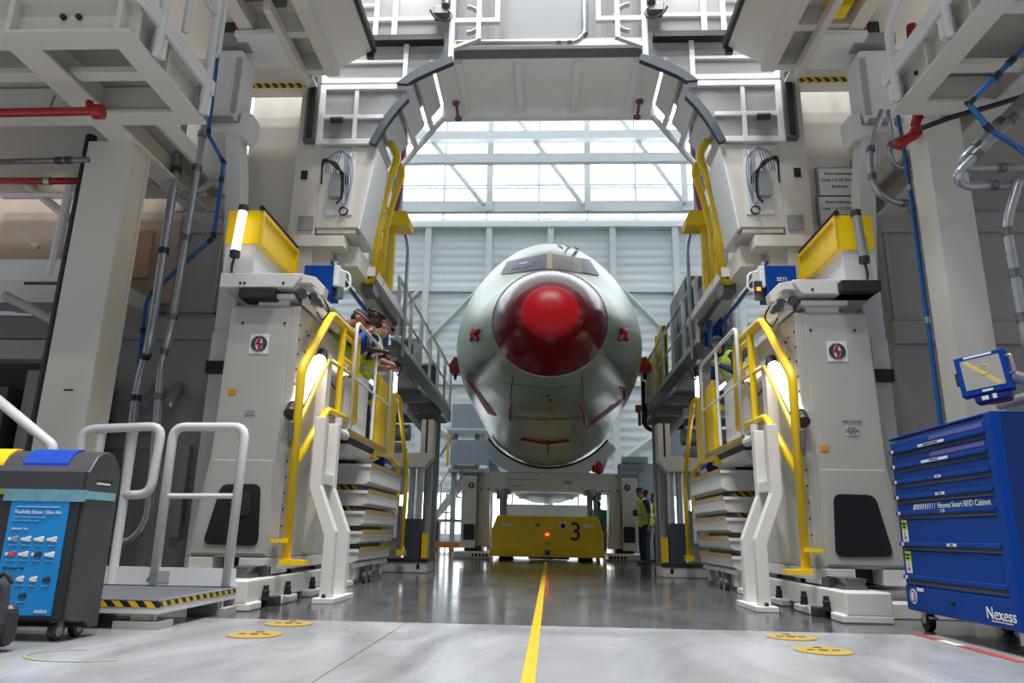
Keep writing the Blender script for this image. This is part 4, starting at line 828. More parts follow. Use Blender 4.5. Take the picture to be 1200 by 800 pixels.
# ================================================================== MEZZANINES, COLUMNS, PIPES
for s in SIDES:
    oy = {-1: 0, 1: .2}[s]; sd = SIDE[s]
    B = lambda name, mb, m, par=None, **k: build(name, mb, m, par, s=s, oy=oy, **k)
    mz = thing('mezzanine', (s*4.2, 5.0+oy, 4.2), 'cream steel mezzanine seen from below, with white tube railing, '+sd, 'mezzanine')
    y0 = 4.4 if s < 0 else 2.6; xo = 6.6
    # I-beam frame: bottom flange, web, top flange
    mb = MB().box(3.05, 3.25, y0, 5.65, 4.2, 4.225).box(3.13, 3.17, y0, 5.65, 4.225, 4.5).box(3.05, 3.3, y0, 5.65, 4.5, 4.53)
    if s < 0: mb.box(3.25, xo, y0, y0+.2, 4.2, 4.225).box(3.05, xo, y0+.08, y0+.12, 4.225, 4.5).box(3.05, xo, y0, y0+.2, 4.5, 4.53)
    mb.box(3.25, xo, 5.45, 5.65, 4.2, 4.225).box(3.1, xo, 5.53, 5.57, 4.225, 4.5)
    mb.box(3.85, 4.1, y0+.2, 7.8, 4.2, 4.225).box(3.96, 4.0, y0, 7.8, 4.225, 4.5).box(3.68, 3.72, 5.65, 7.8, 4.4, 4.58)
    for y in np.arange(y0+.55, 5.6, .62): mb.box(3.06, 3.13, y, y+.015, 4.225, 4.5).box(3.16, 3.24, y, y+.015, 4.225, 4.5)
    B('edge_frame', mb, CREAM, mz)
    for y in ((4.95,) if s < 0 else (3.4, 4.3, 5.0)):
        B('joist', MB().box(3.2, 3.96, y, y+.12, 4.25, 4.3), CREAM, mz); B('joist', MB().box(4.0, xo, y, y+.12, 4.25, 4.3), CREAM, mz)
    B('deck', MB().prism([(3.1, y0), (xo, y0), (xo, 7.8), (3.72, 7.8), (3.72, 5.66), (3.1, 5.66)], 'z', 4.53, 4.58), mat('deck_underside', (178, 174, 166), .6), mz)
    B('bolt', MB().tube([(3.5, y0+.05, 4.38), (3.5, y0+.08, 4.38)], .022, 8).tube([(3.62, y0+.05, 4.38), (3.62, y0+.08, 4.38)], .022, 8) if s < 0 else MB().tube([(3.11, 5.3, 4.38), (3.13, 5.3, 4.38)], .02, 8), BLACK, mz)
    rail = B('railing', MB().pipe([(3.02, 4.72, 4.22), (3.02, 4.72, 5.7), (3.02, 5.5, 5.7), (3.02, 5.5, 4.22)], .038, .1, 10) if s < 0 else MB().pipe([(3.02, 5.45, 4.22), (3.02, 5.45, 4.95), (3.02, 4.4, 5.35)], .038, .12, 10).tube([(3.02, 4.62, 4.22), (3.02, 4.62, 5.5)], .038, 10), WHITE2, mz, smooth=True)
    if s < 0:
        B('railing', MB().tube([(3.02, 4.72, 5.2), (3.02, 5.5, 5.2)], .02, 8).pipe([(3.02, 5.62, 4.9), (3.02, 5.62, 6.2), (3.02, 5.2, 6.2)], .03, .1, 8).pipe([(3.1, 5.62, 4.9), (3.02, 5.62, 4.9)], .03, .01, 8).tube([(3.02, 5.05, 4.7), (3.02, 5.05, 6.0)], .03, 8), WHITE2, mz, smooth=True)
        B('railing_post', MB().box(4.05, 4.09, y0+.06, y0+.1, 4.5, 5.6).box(3.28, 3.33, y0+.06, y0+.1, 4.5, 5.6).box(4.9, 4.95, y0+.06, y0+.1, 4.5, 5.6), WHITE2, mz)
    for y in ((4.72, 5.5) if s < 0 else (4.62, 5.45)): B('post_foot', MB().box(3.0, 3.10, y+.03, y+.09, 4.25, 4.42), WHITE2, mz)
    B('toe_board', MB().box(3.0, 3.03, y0, 5.62, 4.46, 4.60), WHITE2, mz)
    if s < 0: B('toe_board', MB().box(3.05, xo, y0+.02, y0+.05, 4.53, 4.66), WHITE2, mz)
    mz.location.z += -.1 if s < 0 else .06; WL[mz.name] = Vector(mz.location)
    # steel column carrying the mezzanine
    cl = thing('steel_column', (s*(4.0 if s < 0 else 3.55), 6.0, 0), 'tall cream H-section steel column carrying the mezzanine '+sd, 'column')
    if s < 0: mb = MB().box(3.88, 4.30, 5.92, 5.95, 0, 4.1).box(3.88, 4.30, 6.22, 6.25, 0, 4.1).box(4.06, 4.12, 5.95, 6.22, 0, 4.1)
    else: mb = MB().box(3.36, 3.67, 5.70, 5.74, 0, 4.26).box(3.36, 3.39, 5.74, 6.0, 0, 4.26).box(3.64, 3.67, 5.74, 6.0, 0, 4.26)
    B('section', mb, CREAM, cl)
    if s < 0:
        B('web_plate', MB().box(3.9, 3.94, 5.95, 6.22, 0, 4.1), mat('cream_yellowed', (202, 196, 178), .5), cl)
        B('slot_mark', MB().box(4.03, 4.11, 5.915, 5.922, 1.72, 1.735), BLK2, cl)
        B('cable_bundle', MB().tube([(4.36, 6.0, 0.4), (4.34, 6.0, 4.2)], .05, 8), BLACK, cl)
def polytube(name, pts, r, m, label, cat, rad=.12, clamps=(), cm=None, group=None, n=12):
    P = [Vector(p) for p in pts]; lo = min(P, key=lambda p: p.z)
    t = thing(name, tuple(lo), label, cat, group); build('run', MB().pipe(pts, r, rad, n), m, t, smooth=True)
    for c in clamps:
        i = min(int(c), len(P)-2); q = P[i].lerp(P[i+1], c-i); d = (P[i+1]-P[i]).normalized()
        build('clamp', MB().tube([q-d*.03, q+d*.03], r*1.28, 12), cm or STEELD, t)
    return t
A = lambda x, y, Y: at(x, y, Y)
# left conduits
polytube('steel_conduit', [A(222, 100, 6.7), A(190, 305, 6.7), A(176, 400, 6.7), A(163, 440, 6.9), A(150, 530, 6.9), A(142, 620, 6.9)], .042, STEEL, 'thick galvanised conduit nearest the cream column, dropping behind the white platform rails', 'conduit', .25, (0.2, .5, .95, 2.4, 3.3), BLK2)
polytube('steel_conduit', [A(246, 100, 6.75), A(215, 300, 6.75), A(200, 390, 6.75), A(189, 425, 6.85), A(178, 560, 6.85), A(172, 610, 6.85), A(157, 632, 6.85), A(130, 640, 6.85)], .037, STEEL, 'thinner galvanised conduit that bends to the floor behind the white platform rails', 'conduit', .25, (.3, .5, .9, 1.8, 2.6, 3.3), STEELD)
polytube('air_pipe', [A(258, 40, 6.85), A(244, 158, 6.85), A(262, 190, 6.85), A(257, 232, 6.85), A(250, 278, 6.9), A(176, 345, 6.95), A(171, 355, 6.95), A(158, 465, 6.95), A(143, 590, 6.95)], .021, PIPEB, 'blue air pipe zigzagging down behind the galvanised conduits beside the cream column', 'pipe', .04, (0.97, 1.97, 2.5, 3.95, 4.05, 4.95, 6.3, 7.1), BLACK)
for k, (x0, y0, x1, y1) in enumerate(((166, 481, 184, 453), (194, 479, 209, 453))):
    tag(build('conduit_stub', MB().tube([A(x0, y0, 7.6), A(x1, y1, 7.99)], .06, 14), STEEL), 'short angled steel sleeve on the grey wall %s' % ('between the two conduits', 'beside the lift tower post')[k], 'conduit')
br = thing('pipe_bracket', A(240, 250, 7.4), 'galvanised strut bracket holding the conduits to the grey wall', 'bracket')
build('strut', MB().tube([A(205, 250, 7.3), A(258, 250, 7.3)], .03, 4).tube([A(210, 228, 6.9), A(245, 250, 7.3)], .025, 4).tube([A(226, 228, 6.8), A(252, 210, 7.0)], .04, 8), STEEL, br)
mb = MB()
for k in range(9): q = Vector(A(214, 225, 6.8)).lerp(Vector(A(240, 228, 6.8)), k/8); mb.ell(q, (.02, .02, .02), nu=6, nv=4)
build('strut_stud', mb, STEEL, br)
tension = polytube('tension_cable', [A(123, 367, 7.85), A(262, 367, 7.85)], .012, STEELD, 'taut steel cable stretched along the grey wall behind the conduits', 'cable', .01, (.1, .5, .95), BLK2)
# sprinkler pipes left
t = thing('sprinkler_pipe', A(0, 132, 5.0), 'red sprinkler pipe running under the mezzanine to the cream column, flanged end', 'pipe')
build('run', MB().tube([A(-30, 133, 5.0), A(114, 130, 5.0)], .035, 12), RED, t, smooth=False); build('flange', MB().tube([A(110, 131, 5.0), A(120, 131, 5.0)], .06, 12), RED, t); build('branch_stub', MB().tube([A(105, 119, 5.0), A(105, 131, 5.0)], .03, 10), RED, t)
build('hanger', MB().tube([A(57, 131, 5.0), A(64, 112, 5.0)], .008, 6), STEELD, t)
t = thing('sprinkler_pipe', A(150, 180, 6.2), 'short red sprinkler fitting emerging beside the cream column toward the conduits', 'pipe')
build('run', MB().tube([A(153, 179, 6.34), A(185, 205, 6.9)], .045, 12), RED, t); 
for p_, q_, r_ in (((152, 177, 6.32), (156, 182, 6.4), .08), ((183, 203, 6.9), (193, 213, 7.0), .09), ((166, 190, 6.58), (170, 193, 6.64), .07)): build('flange', MB().tube([A(*p_), A(*q_)], r_, 12), RED, t)

polytube('sprinkler_pipe', [A(-20, 212, 6.6), A(98, 212, 6.6)], .035, RED, 'thin red sprinkler pipe crossing in front of the lit upper room', 'pipe', .02, (.65,), STEEL)
polytube('grey_pipe', [A(-10, 190, 5.6), A(104, 187, 5.6)], .025, STEELD, 'grey pipe pair under the mezzanine above the thin red pipe', 'pipe', .02, (.7, .8), BLK2)
# far left: inner storey seen between column and picture edge
st = thing('storey_frame', (-6.2, 7.3, 0), 'dim inner storey behind the cream column with railing and lit tube', 'mezzanine')
Y = 7.3
P = lambda x, y: Vector(A(x, y, Y))
zf = P(40, 335).z
build('floor_slab', MB().box(-8.5, -4.55, Y, 7.95, zf-.18, zf), CREAM, st); build('edge_beam', MB().box(-8.5, -4.55, Y-.04, Y, zf-.2, zf+.05), CREAM, st); build('edge_slot', MB().box(-5.7, -4.9, Y-.05, Y-.035, zf+.0, zf+.03), BLK2, st)
build('toe_board', MB().box(-8.5, -4.55, Y-.03, Y, zf+.05, zf+.3), WHITE2, st)
build('railing', MB().tube([(-8.5, Y, zf+1.1), (-4.6, Y, zf+1.1)], .03, 8).tube([(-8.5, Y, zf+1.75), (-4.6, Y, zf+1.75)], .03, 8).tube([(-5.45, Y, zf+.1), (-5.4, Y, zf+2.2)], .05, 8).pipe([(-5.45, Y+.1, zf+1.65), (-5.0, Y+.1, zf+1.65), (-5.05, Y+.1, zf+.1)], .045, .1, 8), WHITE2, st)
build('back_panel', MB().box(-8.5, -4.4, 7.9, 7.97, zf, 4.5), mat('warm_grey_panel', (176, 160, 146), .5, var=.1), st)
build('back_window', MB().box(-5.2, -4.7, 7.85, 7.9, zf+.3, zf+.9), mat('warm_panel', (200, 160, 130), .4, var=.15), st)
lt = thing('strip_lamp', (-5.0, 7.5, 4.0), 'small lit tube under the ceiling of the dim inner storey', 'lamp')
build('tube', MB().tube([A(57, 238, 7.5), A(72, 247, 7.4)], .035, 10), TUBE, lt); build('end_cap', MB().tube([A(72, 247, 7.4), A(78, 256, 7.3)], .05, 8), BLACK, lt)
build('strut', MB().tube([A(30, 215, 7.5), A(80, 255, 7.3)], .05, 8).tube([A(20, 270, 7.6), A(45, 290, 7.5)], .03, 8), CREAM, lt)
un = thing('under_storey_gear', (-5.6, 7.0, 0), 'dark machinery and pipes under the inner storey, behind the bin', 'machinery')
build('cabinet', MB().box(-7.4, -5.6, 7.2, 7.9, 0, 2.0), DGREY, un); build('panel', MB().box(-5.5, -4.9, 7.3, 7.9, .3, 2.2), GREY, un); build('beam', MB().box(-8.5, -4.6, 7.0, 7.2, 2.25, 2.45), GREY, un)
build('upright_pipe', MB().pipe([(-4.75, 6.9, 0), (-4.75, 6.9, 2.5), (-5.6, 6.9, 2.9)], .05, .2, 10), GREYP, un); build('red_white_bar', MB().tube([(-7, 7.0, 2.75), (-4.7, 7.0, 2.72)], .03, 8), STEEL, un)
build('shade_sheet', MB().box(-8.5, -5.65, 7.88, 7.95, 0, 2.6), BLK2, un)  # black sheet painting the deep shade under the inner storey
tag(build('stair_rail', MB().pipe([A(-25, 450, 5.0), A(62, 522, 5.0), (A(62, 522, 5.0)[0]+.02, 5.0, 0)], .036, .04, 12), WHITE2, smooth=True), 'white sloping stair rail coming down behind the bin', 'handrail')
# right conduits
polytube('steel_conduit', [A(1214, 112, 4.9), A(1120, 205, 4.9), A(1128, 219, 5.0), A(1215, 214, 5.1)], .031, STEEL, 'lower bent galvanised conduit in front of the cream column on the blue cabinet side', 'conduit', .15, (.3, .75, 2.4), STEELD)
polytube('steel_conduit', [A(1214, 100, 5.0), A(1126, 188, 5.0), A(1131, 198, 5.1), A(1215, 195, 5.2)], .029, STEEL, 'upper bent galvanised conduit above its twin, crossing the cream column', 'conduit', .13, (.5, .8, 2.5), STEELD)
polytube('steel_conduit', [A(1196, 205, 5.0), A(1189, 228, 5.0), A(1179, 262, 5.0), A(1196, 360, 5.0), A(1206, 420, 5.0)], .031, STEEL, 'upright galvanised conduit at the picture edge above the blue monitor', 'conduit', .2, (2.1, 2.6, 3.2), STEELD)
polytube('air_pipe', [A(1215, 42, 4.6), A(1135, 121, 4.6), A(1160, 152, 4.7), A(1192, 172, 4.9), A(1215, 190, 4.9)], .02, PIPEB, 'blue air pipe with black joints bending under the mezzanine above the conduits', 'pipe', .03, (.38, .6, .97, 1.9), BLACK)
polytube('air_pipe', [A(1052, 130, 6.4), A(1068, 230, 6.4), A(1104, 505, 6.4), (A(1104, 505, 6.4)[0], 6.4, 0.0)], .02, PIPEB, 'long straight blue air pipe dropping to the blue cabinet past the cream column', 'pipe', .1, (.9, 1.55), STEEL)
polytube('black_hose', [A(1215, 108, 5.4), A(1150, 128, 5.4), A(1115, 137, 5.4), A(1080, 150, 5.4)], .022, WIRE, 'thick black hose under the mezzanine near the bent conduits', 'hose', .2)
polytube('sprinkler_pipe', [A(1068, 30, 6.0), A(1076, 140, 6.0), A(1074, 157, 6.0), A(1050, 170, 6.0)], .045, RED, 'red sprinkler pipe with flanged elbow in front of the cream column, blue cabinet side', 'pipe', .06, (1.2, 1.9, 2.8), RED)
polytube('sprinkler_pipe', [A(1128, 175, 7.2), A(1215, 175, 7.2)], .05, RED, 'red sprinkler pipe passing behind the cream column and the bent conduits', 'pipe', .02, (.5,), STEEL)
polytube('steel_conduit', [A(1034, 130, 6.6), A(1022, 165, 6.6), A(1019, 185, 6.6), A(1024, 222, 6.6), A(1045, 237, 6.7), A(1080, 239, 6.8)], .032, STEEL, 'curved galvanised conduit beside the service post on the blue cabinet side', 'conduit', .25, (1.5, 2.6, 4.4), STEELD)
polytube('steel_conduit', [A(1041, 130, 6.7), A(1047, 160, 6.7), A(1041, 180, 6.7), A(1048, 195, 6.8), A(1080, 199, 6.9)], .028, STEEL, 'short galvanised conduit elbow between the blue air pipe and the curved conduit', 'conduit', .15, (1.5, 3.4), STEELD)
# sign boards on the portal wall
for k, (x0, y0, x1, y1, lab) in enumerate(((958, 198, 1009, 229, 'upper white notice board with three text lines on the cream portal wall'), (959, 231, 1009, 262, 'lower white notice board partly hidden by the yellow guard box'))):
    a = Vector(A(x0, y0, 8.2)); c = Vector(A(x1, y1, 8.2)); sg = thing('notice_board', ((a.x+c.x)/2, 8.22, c.z), lab, 'sign')
    build('frame', MB().box(a.x-.02, c.x+.02, 8.2, 8.245, c.z-.02, a.z+.02), GREY, sg); build('sheet', MB().box(a.x, c.x, 8.19, 8.2, c.z, a.z), WHITE2, sg)
    for q, (tx, sz) in enumerate((('Partie Supérieure', .048), ('Lisse 1 à 23 Droite', .056), ('Extérieur', .05))):
        text('lettering', tx if k == 0 or q != 0 else 'Partie Inférieure', sz, ((a.x+c.x)/2, 8.188, a.z-.07-.085*q), FX, FZ, BLACK, sg)
for k, y in enumerate((168, 188)):
    a = Vector(A(1006, y, 8.25)); tag(build('cable_hook', MB().pipe([a, a+Vector((-.1, -.02, 0)), a+Vector((-.1, -.02, -.08)), a+Vector((0, 0, -.08))], .01, .02, 6), STEEL), '%s small wire hook on the cream wall above the notice boards' % ('upper', 'lower')[k], 'hook')
# ================================================================== FOREGROUND LEFT
bn = thing('recycling_bin', (-2.97, 4.3, 0), 'dark grey double recycling bin with blue flap and blue poster in the foreground', 'bin')
BIN = mat('bin_grey', (58, 58, 62), .42, var=.05); x0, x1, yb0, yb1 = -3.95, -2.51, 4.05, 4.36
zt = 1.0
prof = [(yb0, .12), (yb0, .90)]+[(yb0+.02+.28*(1-math.cos(math.radians(a)))/2, .90+.13*math.sin(math.radians(a))) for a in (20, 45, 70, 90, 110)]+[(yb1-.03, .96), (yb1, .90), (yb1, .05), (yb1-.08, .05), (yb1-.14, .09), (yb0+.12, .09), (yb0+.05, .1)]
build('body', MB().prism(prof, 'x', x0, x1), BIN, bn, bevel=.008)
build('front_panel', MB().box(x0+.02, x1-.02, yb0-.012, yb0, .12, .76), BLK2, bn)
build('hood_front', MB().box(x0+.02, x1-.02, yb0-.012, yb0, .80, .90), BIN, bn)
lz = [(yb0+.02+.28*(1-math.cos(math.radians(a)))/2, .90+.137*math.sin(math.radians(a))) for a in (-2, 20, 45, 70, 88)]
def lid(xa, xb): 
    mb = MB(); mb.loft([[(xa, y-.004, z+.004) for y, z in lz]+[(xa, y, z-.01) for y, z in lz[::-1]], [(xb, y-.004, z+.004) for y, z in lz]+[(xb, y, z-.01) for y, z in lz[::-1]]]); return mb
tag(build('flap', lid(-2.93, -2.66), mat('flap_blue', (8, 62, 160), .35), bn), 'blue flap'); tag(build('flap', lid(-3.6, -3.04), mat('flap_yellow', (244, 184, 10), .4), bn), 'yellow flap')
build('bag_rim', MB().box(-2.97, x1+.008, yb0-.022, yb0-.004, .735, .80).box(x1-.004, x1+.014, yb0-.02, yb1-.05, .75, .795), mat('cyan_plastic_bag', (110, 158, 172), .2, var=.25, scale=14), bn)
build('bag_rim', MB().box(-3.9, -2.97, yb0-.02, yb0-.004, .77, .80), mat('green_plastic_bag', (120, 140, 60), .3, var=.2), bn)
build('side_slot', MB().box(x1-.002, x1+.004, yb0+.08, yb0+.23, .845, .865), BLACK, bn)
tag(build('side_slot_light', MB().box(x1, x1+.005, yb0+.08, yb0+.21, .838, .848), WHITE2, bn), 'pale slot edge')
POST = mat('poster_blue', (8, 128, 196), .4, var=.02)
pa, pb = -2.92, -2.585
ps = build('poster', MB().box(pa, pb, yb0-.018, yb0-.010, .135, .735), POST, bn)
yt = yb0-.02
text('poster_title', 'Poubelle bleue / Blue bin', .027, (pa+.03, yt, .675), FX, FZ, WHITE2, ps, 'LEFT'); build('title_rule', MB().box(pa+.04, pb-.05, yt-.002, yt+.002, .702, .705), WHITE2, ps)
for q, tx in enumerate(('Déchets non dangereux en mélange', 'Mixed non hazardous waste')): text('poster_small_text', tx, .013, (pa+.03, yt, .648-.018*q), FX, FZ, mat('pale_cyan', (110, 190, 226), .5, var=0), ps, 'LEFT')
text('poster_heading', 'Autorisé / Yes', .016, (pa+.03, yt, .585), FX, FZ, WHITE2, ps, 'LEFT'); text('poster_heading', 'Non autorisé / No', .016, (pa+.02, yt, .375), FX, FZ, BLACK, ps, 'LEFT')
text('maker_text', 'AIRBUS', .022, (pb-.06, yt, .155), FX, FZ, WHITE2, ps)
icons = [(0, .53, 0), (1, .53, 1), (2, .53, 2), (3, .53, 1), (0, .45, 3), (1, .45, 1), (2, .45, 4), (3, .45, 2), (0, .32, 4), (1, .32, 1), (2, .32, 1), (3, .32, 4), (1.4, .235, 4)]
cols = [GREY, mat('print_pale', (206, 206, 204), .5), WHITE2, mat('print_red', (190, 70, 70), .5), mat('print_dark', (30, 46, 70), .5)]
for cx, z, k in icons:
    x = pa+.055+.074*cx; r = random.Random(int(cx*10+z*1000))
    mb = MB().ell((x, yt, z), (.021, .003, .012)).ell((x+.012, yt, z+.008), (.012, .003, .009)).ell((x-.014, yt, z-.004), (.009, .003, .009)).box(x-.004, x+.02, yt-.002, yt+.002, z-.012, z)
    build('poster_picture', mb, cols[k], ps); text('poster_caption', 'déchet %s' % ('papier', 'carton', 'sac', 'gant')[int(cx) % 4], .009, (x, yt, z-.032), FX, FZ, mat('pale_cyan', (110, 190, 226), .5, var=0), ps)
    if z > .4: build('poster_dot', MB().disc((x-.026, yt-.001, z), (0, -1, 0), .009, .002, 12), WHITE2, ps)
for x, y in ((-2.6, 4.12), (-3.8, 4.12), (-2.6, 4.3), (-3.8, 4.3)):
    w = build('caster', MB().tube([(x-.018, y, .05), (x+.018, y, .05)], .05, 20), BLK2, bn); build('hub', MB().tube([(x-.022, y, .05), (x+.022, y, .05)], .03, 14), GREYP, w); build('fork', MB().box(x-.024, x+.024, y-.02, y+.02, .07, .13), STEELD, w)
bn.location.x -= .065
# backpack
bk = thing('backpack', (-2.56, 3.62, 0), 'dark grey backpack with pale strap leaning by the bin at the picture edge', 'backpack')
build('bag', MB().cap((-2.62, 3.66, .15), (-2.62, 3.7, .30), .145, .11, 16).cap((-2.56, 3.68, .1), (-2.56, 3.68, .2), .08, .08), mat('dark_grey_fabric', (46, 46, 52), .8, var=.1, scale=20), bk, remesh=.012)
build('strap', MB().pipe([(-2.53, 3.57, .37), (-2.49, 3.54, .25), (-2.50, 3.54, .12), (-2.54, 3.54, .02)], [.022]*14, .08, 8), mat('strap_grey', (120, 116, 124), .8, scale=20), bk, smooth=True)
build('grab_loop', MB().pipe([(-2.56, 3.66, .38), (-2.50, 3.64, .42), (-2.46, 3.66, .36)], .012, .03, 8), BLACK, bk); build('side_pocket', MB().cap((-2.51, 3.74, .08), (-2.51, 3.74, .2), .055, .05), BLK2, bk)
bk.location.x -= .15; bk.scale = (.88, .88, .9)
# low access platform
ap = thing('access_platform', (-2.9, 5.2, 0), 'low grey access platform with hazard striped edge and white railing behind the bin', 'platform')
zt = .17; xr, yf, yk = -2.36, 4.62, 5.82
build('frame', MB().box(-3.6, xr, yf, yk, zt-.08, zt-.005), WHITE, ap, bevel=.004); build('mat', MB().box(-3.58, xr-.02, yf+.02, yk, zt-.006, zt+.002), mat('grey_floor_mat', (84, 86, 90), .8, scale=30), ap)
build('edge_strip', MB().box(-3.6, xr+.003, yf-.004, yf+.004, zt-.04, zt), hazard('hazard_front', .10, k=(1, 0, 1)), ap); build('edge_strip', MB().box(xr-.004, xr+.004, yf, yk, zt-.035, zt), hazard('hazard_side', .10, k=(0, 1, 1)), ap); build('nosing', MB().box(-3.6, xr+.004, yf-.005, yf+.02, zt-.003, zt+.004).box(xr-.02, xr+.005, yf, yk, zt-.003, zt+.004), STEEL, ap)
for x, y in ((-2.5, 4.72), (-2.46, 5.6), (-3.45, 4.72), (-3.45, 5.6)):
    ft = build('foot', MB().box(x-.06, x+.06, y-.05, y+.05, .045, zt-.07), WHITE, ap); build('foot_plate', MB().box(x-.14, x+.14, y-.1, y+.1, .0, .045), GREYP, ft); build('foot_bolt', MB().disc((x+.09, y-.05, .045), (0, 0, 1), .012, .05, 6), STEEL, ft)
yk2 = 5.74
build('kick_plate', MB().box(-3.6, -2.37, yk2-.01, yk2+.01, zt+.01, zt+.14), WHITE2, ap)
build('plate_mark', MB().prism([(-3.06, .21), (-2.99, .21), (-2.98, .27), (-3.02, .27)], 'y', yk2-.014, yk2-.01), mat('teal_mark', (20, 110, 150), .5), ap)
build('plate_bolt', MB().box(-2.97, -2.88, yk2-.016, yk2-.01, .20, .285), GREYP, ap)
q = lambda x, y: at(x, y, yk2)
def lowz(p, z): return (p[0], p[1], z)
h1, h2 = q(204, 500), q(288, 500)
build('railing', MB().pipe([lowz(q(186, 640), zt+.01), h1, h2, lowz(q(268, 660), zt+.01)], .036, .1, 12), WHITE2, ap, smooth=True); build('mid_rail', MB().tube([q(197, 581), q(277, 581)], .022, 10), WHITE2, ap)
g0, g1, g2 = at(97, 503, 5.6), q(190, 499), q(176, 579)
build('railing', MB().pipe([lowz(at(80, 640, 5.6), zt+.01), g0, g1, g2, q(146, 580)], .036, .1, 12), WHITE2, ap, smooth=True)
build('railing_post', MB().tube([lowz(q(134, 660), zt+.01), q(157, 504)], .034, 12), WHITE2, ap); build('railing_post', MB().tube([lowz(at(98, 640, 5.65), zt+.01), at(119, 508, 5.65)], .034, 12), WHITE2, ap)
# floor plates
DISC = mat('floor_plate_yellow', (160, 136, 66), .45, var=.08, scale=8)
for k, (x, y, lab) in enumerate(((338, 731, 'yellow round floor plate on the bin side, further from the camera'), (298, 744, 'yellow round floor plate on the bin side, nearer the access platform'), (927, 747, 'yellow round floor plate on the blue cabinet side, further from the camera'), (965, 763, 'yellow round floor plate nearest the blue cabinet'))):
    c = fl(x, y); d = thing('floor_plate', (c[0], c[1], 0), lab, 'floor plate', None)
    build('plate', MB().disc((c[0], c[1], 0), (0, 0, 1), .155, .006, 40), DISC, d)
    mb = MB()
    for a in (0, 1): mb.box(c[0]-.02+.07*(a-.5)*2, c[0]+.02+.07*(a-.5)*2, c[1]-.012, c[1]+.012, .006, .009)
    mb.disc((c[0], c[1], .006), (0, 0, 1), .028, .003, 12); mb.box(c[0]-.02, c[0]+.02, c[1]+.09, c[1]+.10, .006, .008)
    build('recess', mb, mat('plate_recess', (96, 70, 40), .6), d)
# ================================================================== FOREGROUND RIGHT
tcb = thing('tool_cabinet', (2.95, 5.0, 0), 'blue metal tool cabinet with seven drawers on castors in the foreground', 'tool cabinet')
XF, yA, yB, zb, ztp = 2.62, 4.34, 5.66, .13, 1.34
build('carcass', MB().box(XF, XF+.72, yA, yB, zb, ztp), BLUED, tcb, bevel=.008)
HZ = ztp-zb
fr = [0, .092, .184, .276, .368, .46, .638, .825]
for k in range(7):
    z1 = ztp-HZ*fr[k]-.012; z0 = ztp-HZ*fr[k+1]; ya, ybb = yA+.07, yB-.03
    lip = .03
    dr = build('drawer', MB().prism([(XF-.012, z0+.03), (XF-.012, z1-.022), (XF+.012, z1), (XF+.02, z1), (XF+.02, z0), (XF-.028, z0+.004), (XF-.028, z0+.03)], 'y', ya, ybb), BLUE, tcb, bevel=.003)
    build('drawer_gap', MB().box(XF-.002, XF+.004, ya, ybb, z0-.014, z0), BLACK, dr)
    build('number_label', MB().box(XF-.031, XF-.027, ybb-.07, ybb-.04, z0+.006, z0+.028), WHITE2, dr)
    if k < 6:
        w = (.34, .34, .07, .11, .05, .11)[k]; yc = (5.02, 5.0, 4.98, 4.98, 4.98, 4.92)[k]
        build('title_label', MB().box(XF-.031, XF-.027, yc-w/2, yc+w/2, z0+.008, z0+.026), WHITE2, dr)
        text('label_text', ('OUTILLAGE COUPE ET CONTROLE', 'OUTILLAGE A MAIN', 'CLES', 'DOUILLES', 'PINCES', 'DIVERS')[k], .012, (XF-.032, yc, z0+.017), (0, -1, 0), FZ, BLACK, dr)
    if k == 4:
        text('brand_text', 'Nexess Smart RFID Cabinet', .052, (XF-.0135, yA+.12, z0+.052), (0, -1, 0), FZ, WHITE2, dr, 'RIGHT')
        mb = MB()
        for i in range(10):
            y = yA+.76+.030*i; w = .006+.0016*i; mb.prism([(y, z0+.036), (y+w, z0+.036), (y+w-.018, z0+.072), (y-.018, z0+.072)], 'x', XF-.0145, XF-.0125)
        build('barcode_mark', mb, WHITE2, dr)
    if k >= 5:
        zc = z1-.02
        build('hazard_sticker', MB().box(XF-.015, XF-.012, ybb-.12, ybb-.04, zc-.07, zc), mat('sticker_lime', (206, 220, 30), .5), dr); build('hazard_sticker', MB().box(XF-.015, XF-.012, ybb-.12, ybb-.04, zc-.15, zc-.07), WHITE2, dr)
        text('sticker_text', 'CHARGE', .02, (XF-.016, ybb-.08, zc-.025), (0, -1, 0), FZ, BLACK, dr); text('sticker_text', 'MAXI', .02, (XF-.016, ybb-.08, zc-.05), (0, -1, 0), FZ, BLACK, dr)
        build('sticker_arrow', MB().prism([(ybb-.08, zc-.14), (ybb-.06, zc-.115), (ybb-.075, zc-.115), (ybb-.075, zc-.08), (ybb-.085, zc-.08), (ybb-.085, zc-.115), (ybb-.10, zc-.115)], 'x', XF-.017, XF-.0145), mat('sticker_red', (170, 50, 50), .5), dr)
build('plinth_panel', MB().prism([(XF-.02, zb+.01), (XF-.02, zb+.165), (XF+.01, zb+.185), (XF+.02, zb+.01)], 'y', yA+.02, yB-.03), BLUE, tcb, bevel=.003)
text('brand_text', 'Nexess', .095, (XF-.0215, yA+.17, zb+.075), (0, -1, 0), FZ, WHITE2, tcb); build('brand_rule', MB().box(XF-.023, XF-.02, yA+.07, yA+.27, zb+.033, zb+.038), WHITE2, tcb)
rd = build('round_badge', MB().disc((XF-.0205, yB-.14, zb+.1), (-1, 0, 0), .05, .002, 28), WHITE2, tcb); build('badge_ring', MB().disc((XF-.0225, yB-.14, zb+.1), (-1, 0, 0), .04, .001, 28), BLUED, rd); build('badge_centre', MB().disc((XF-.0235, yB-.14, zb+.1), (-1, 0, 0), .03, .001, 24), WHITE2, rd); build('badge_stripe', MB().box(XF-.026, XF-.0245, yB-.162, yB-.148, zb+.078, zb+.122), mat('sticker_red', (170, 50, 50), .5), rd)
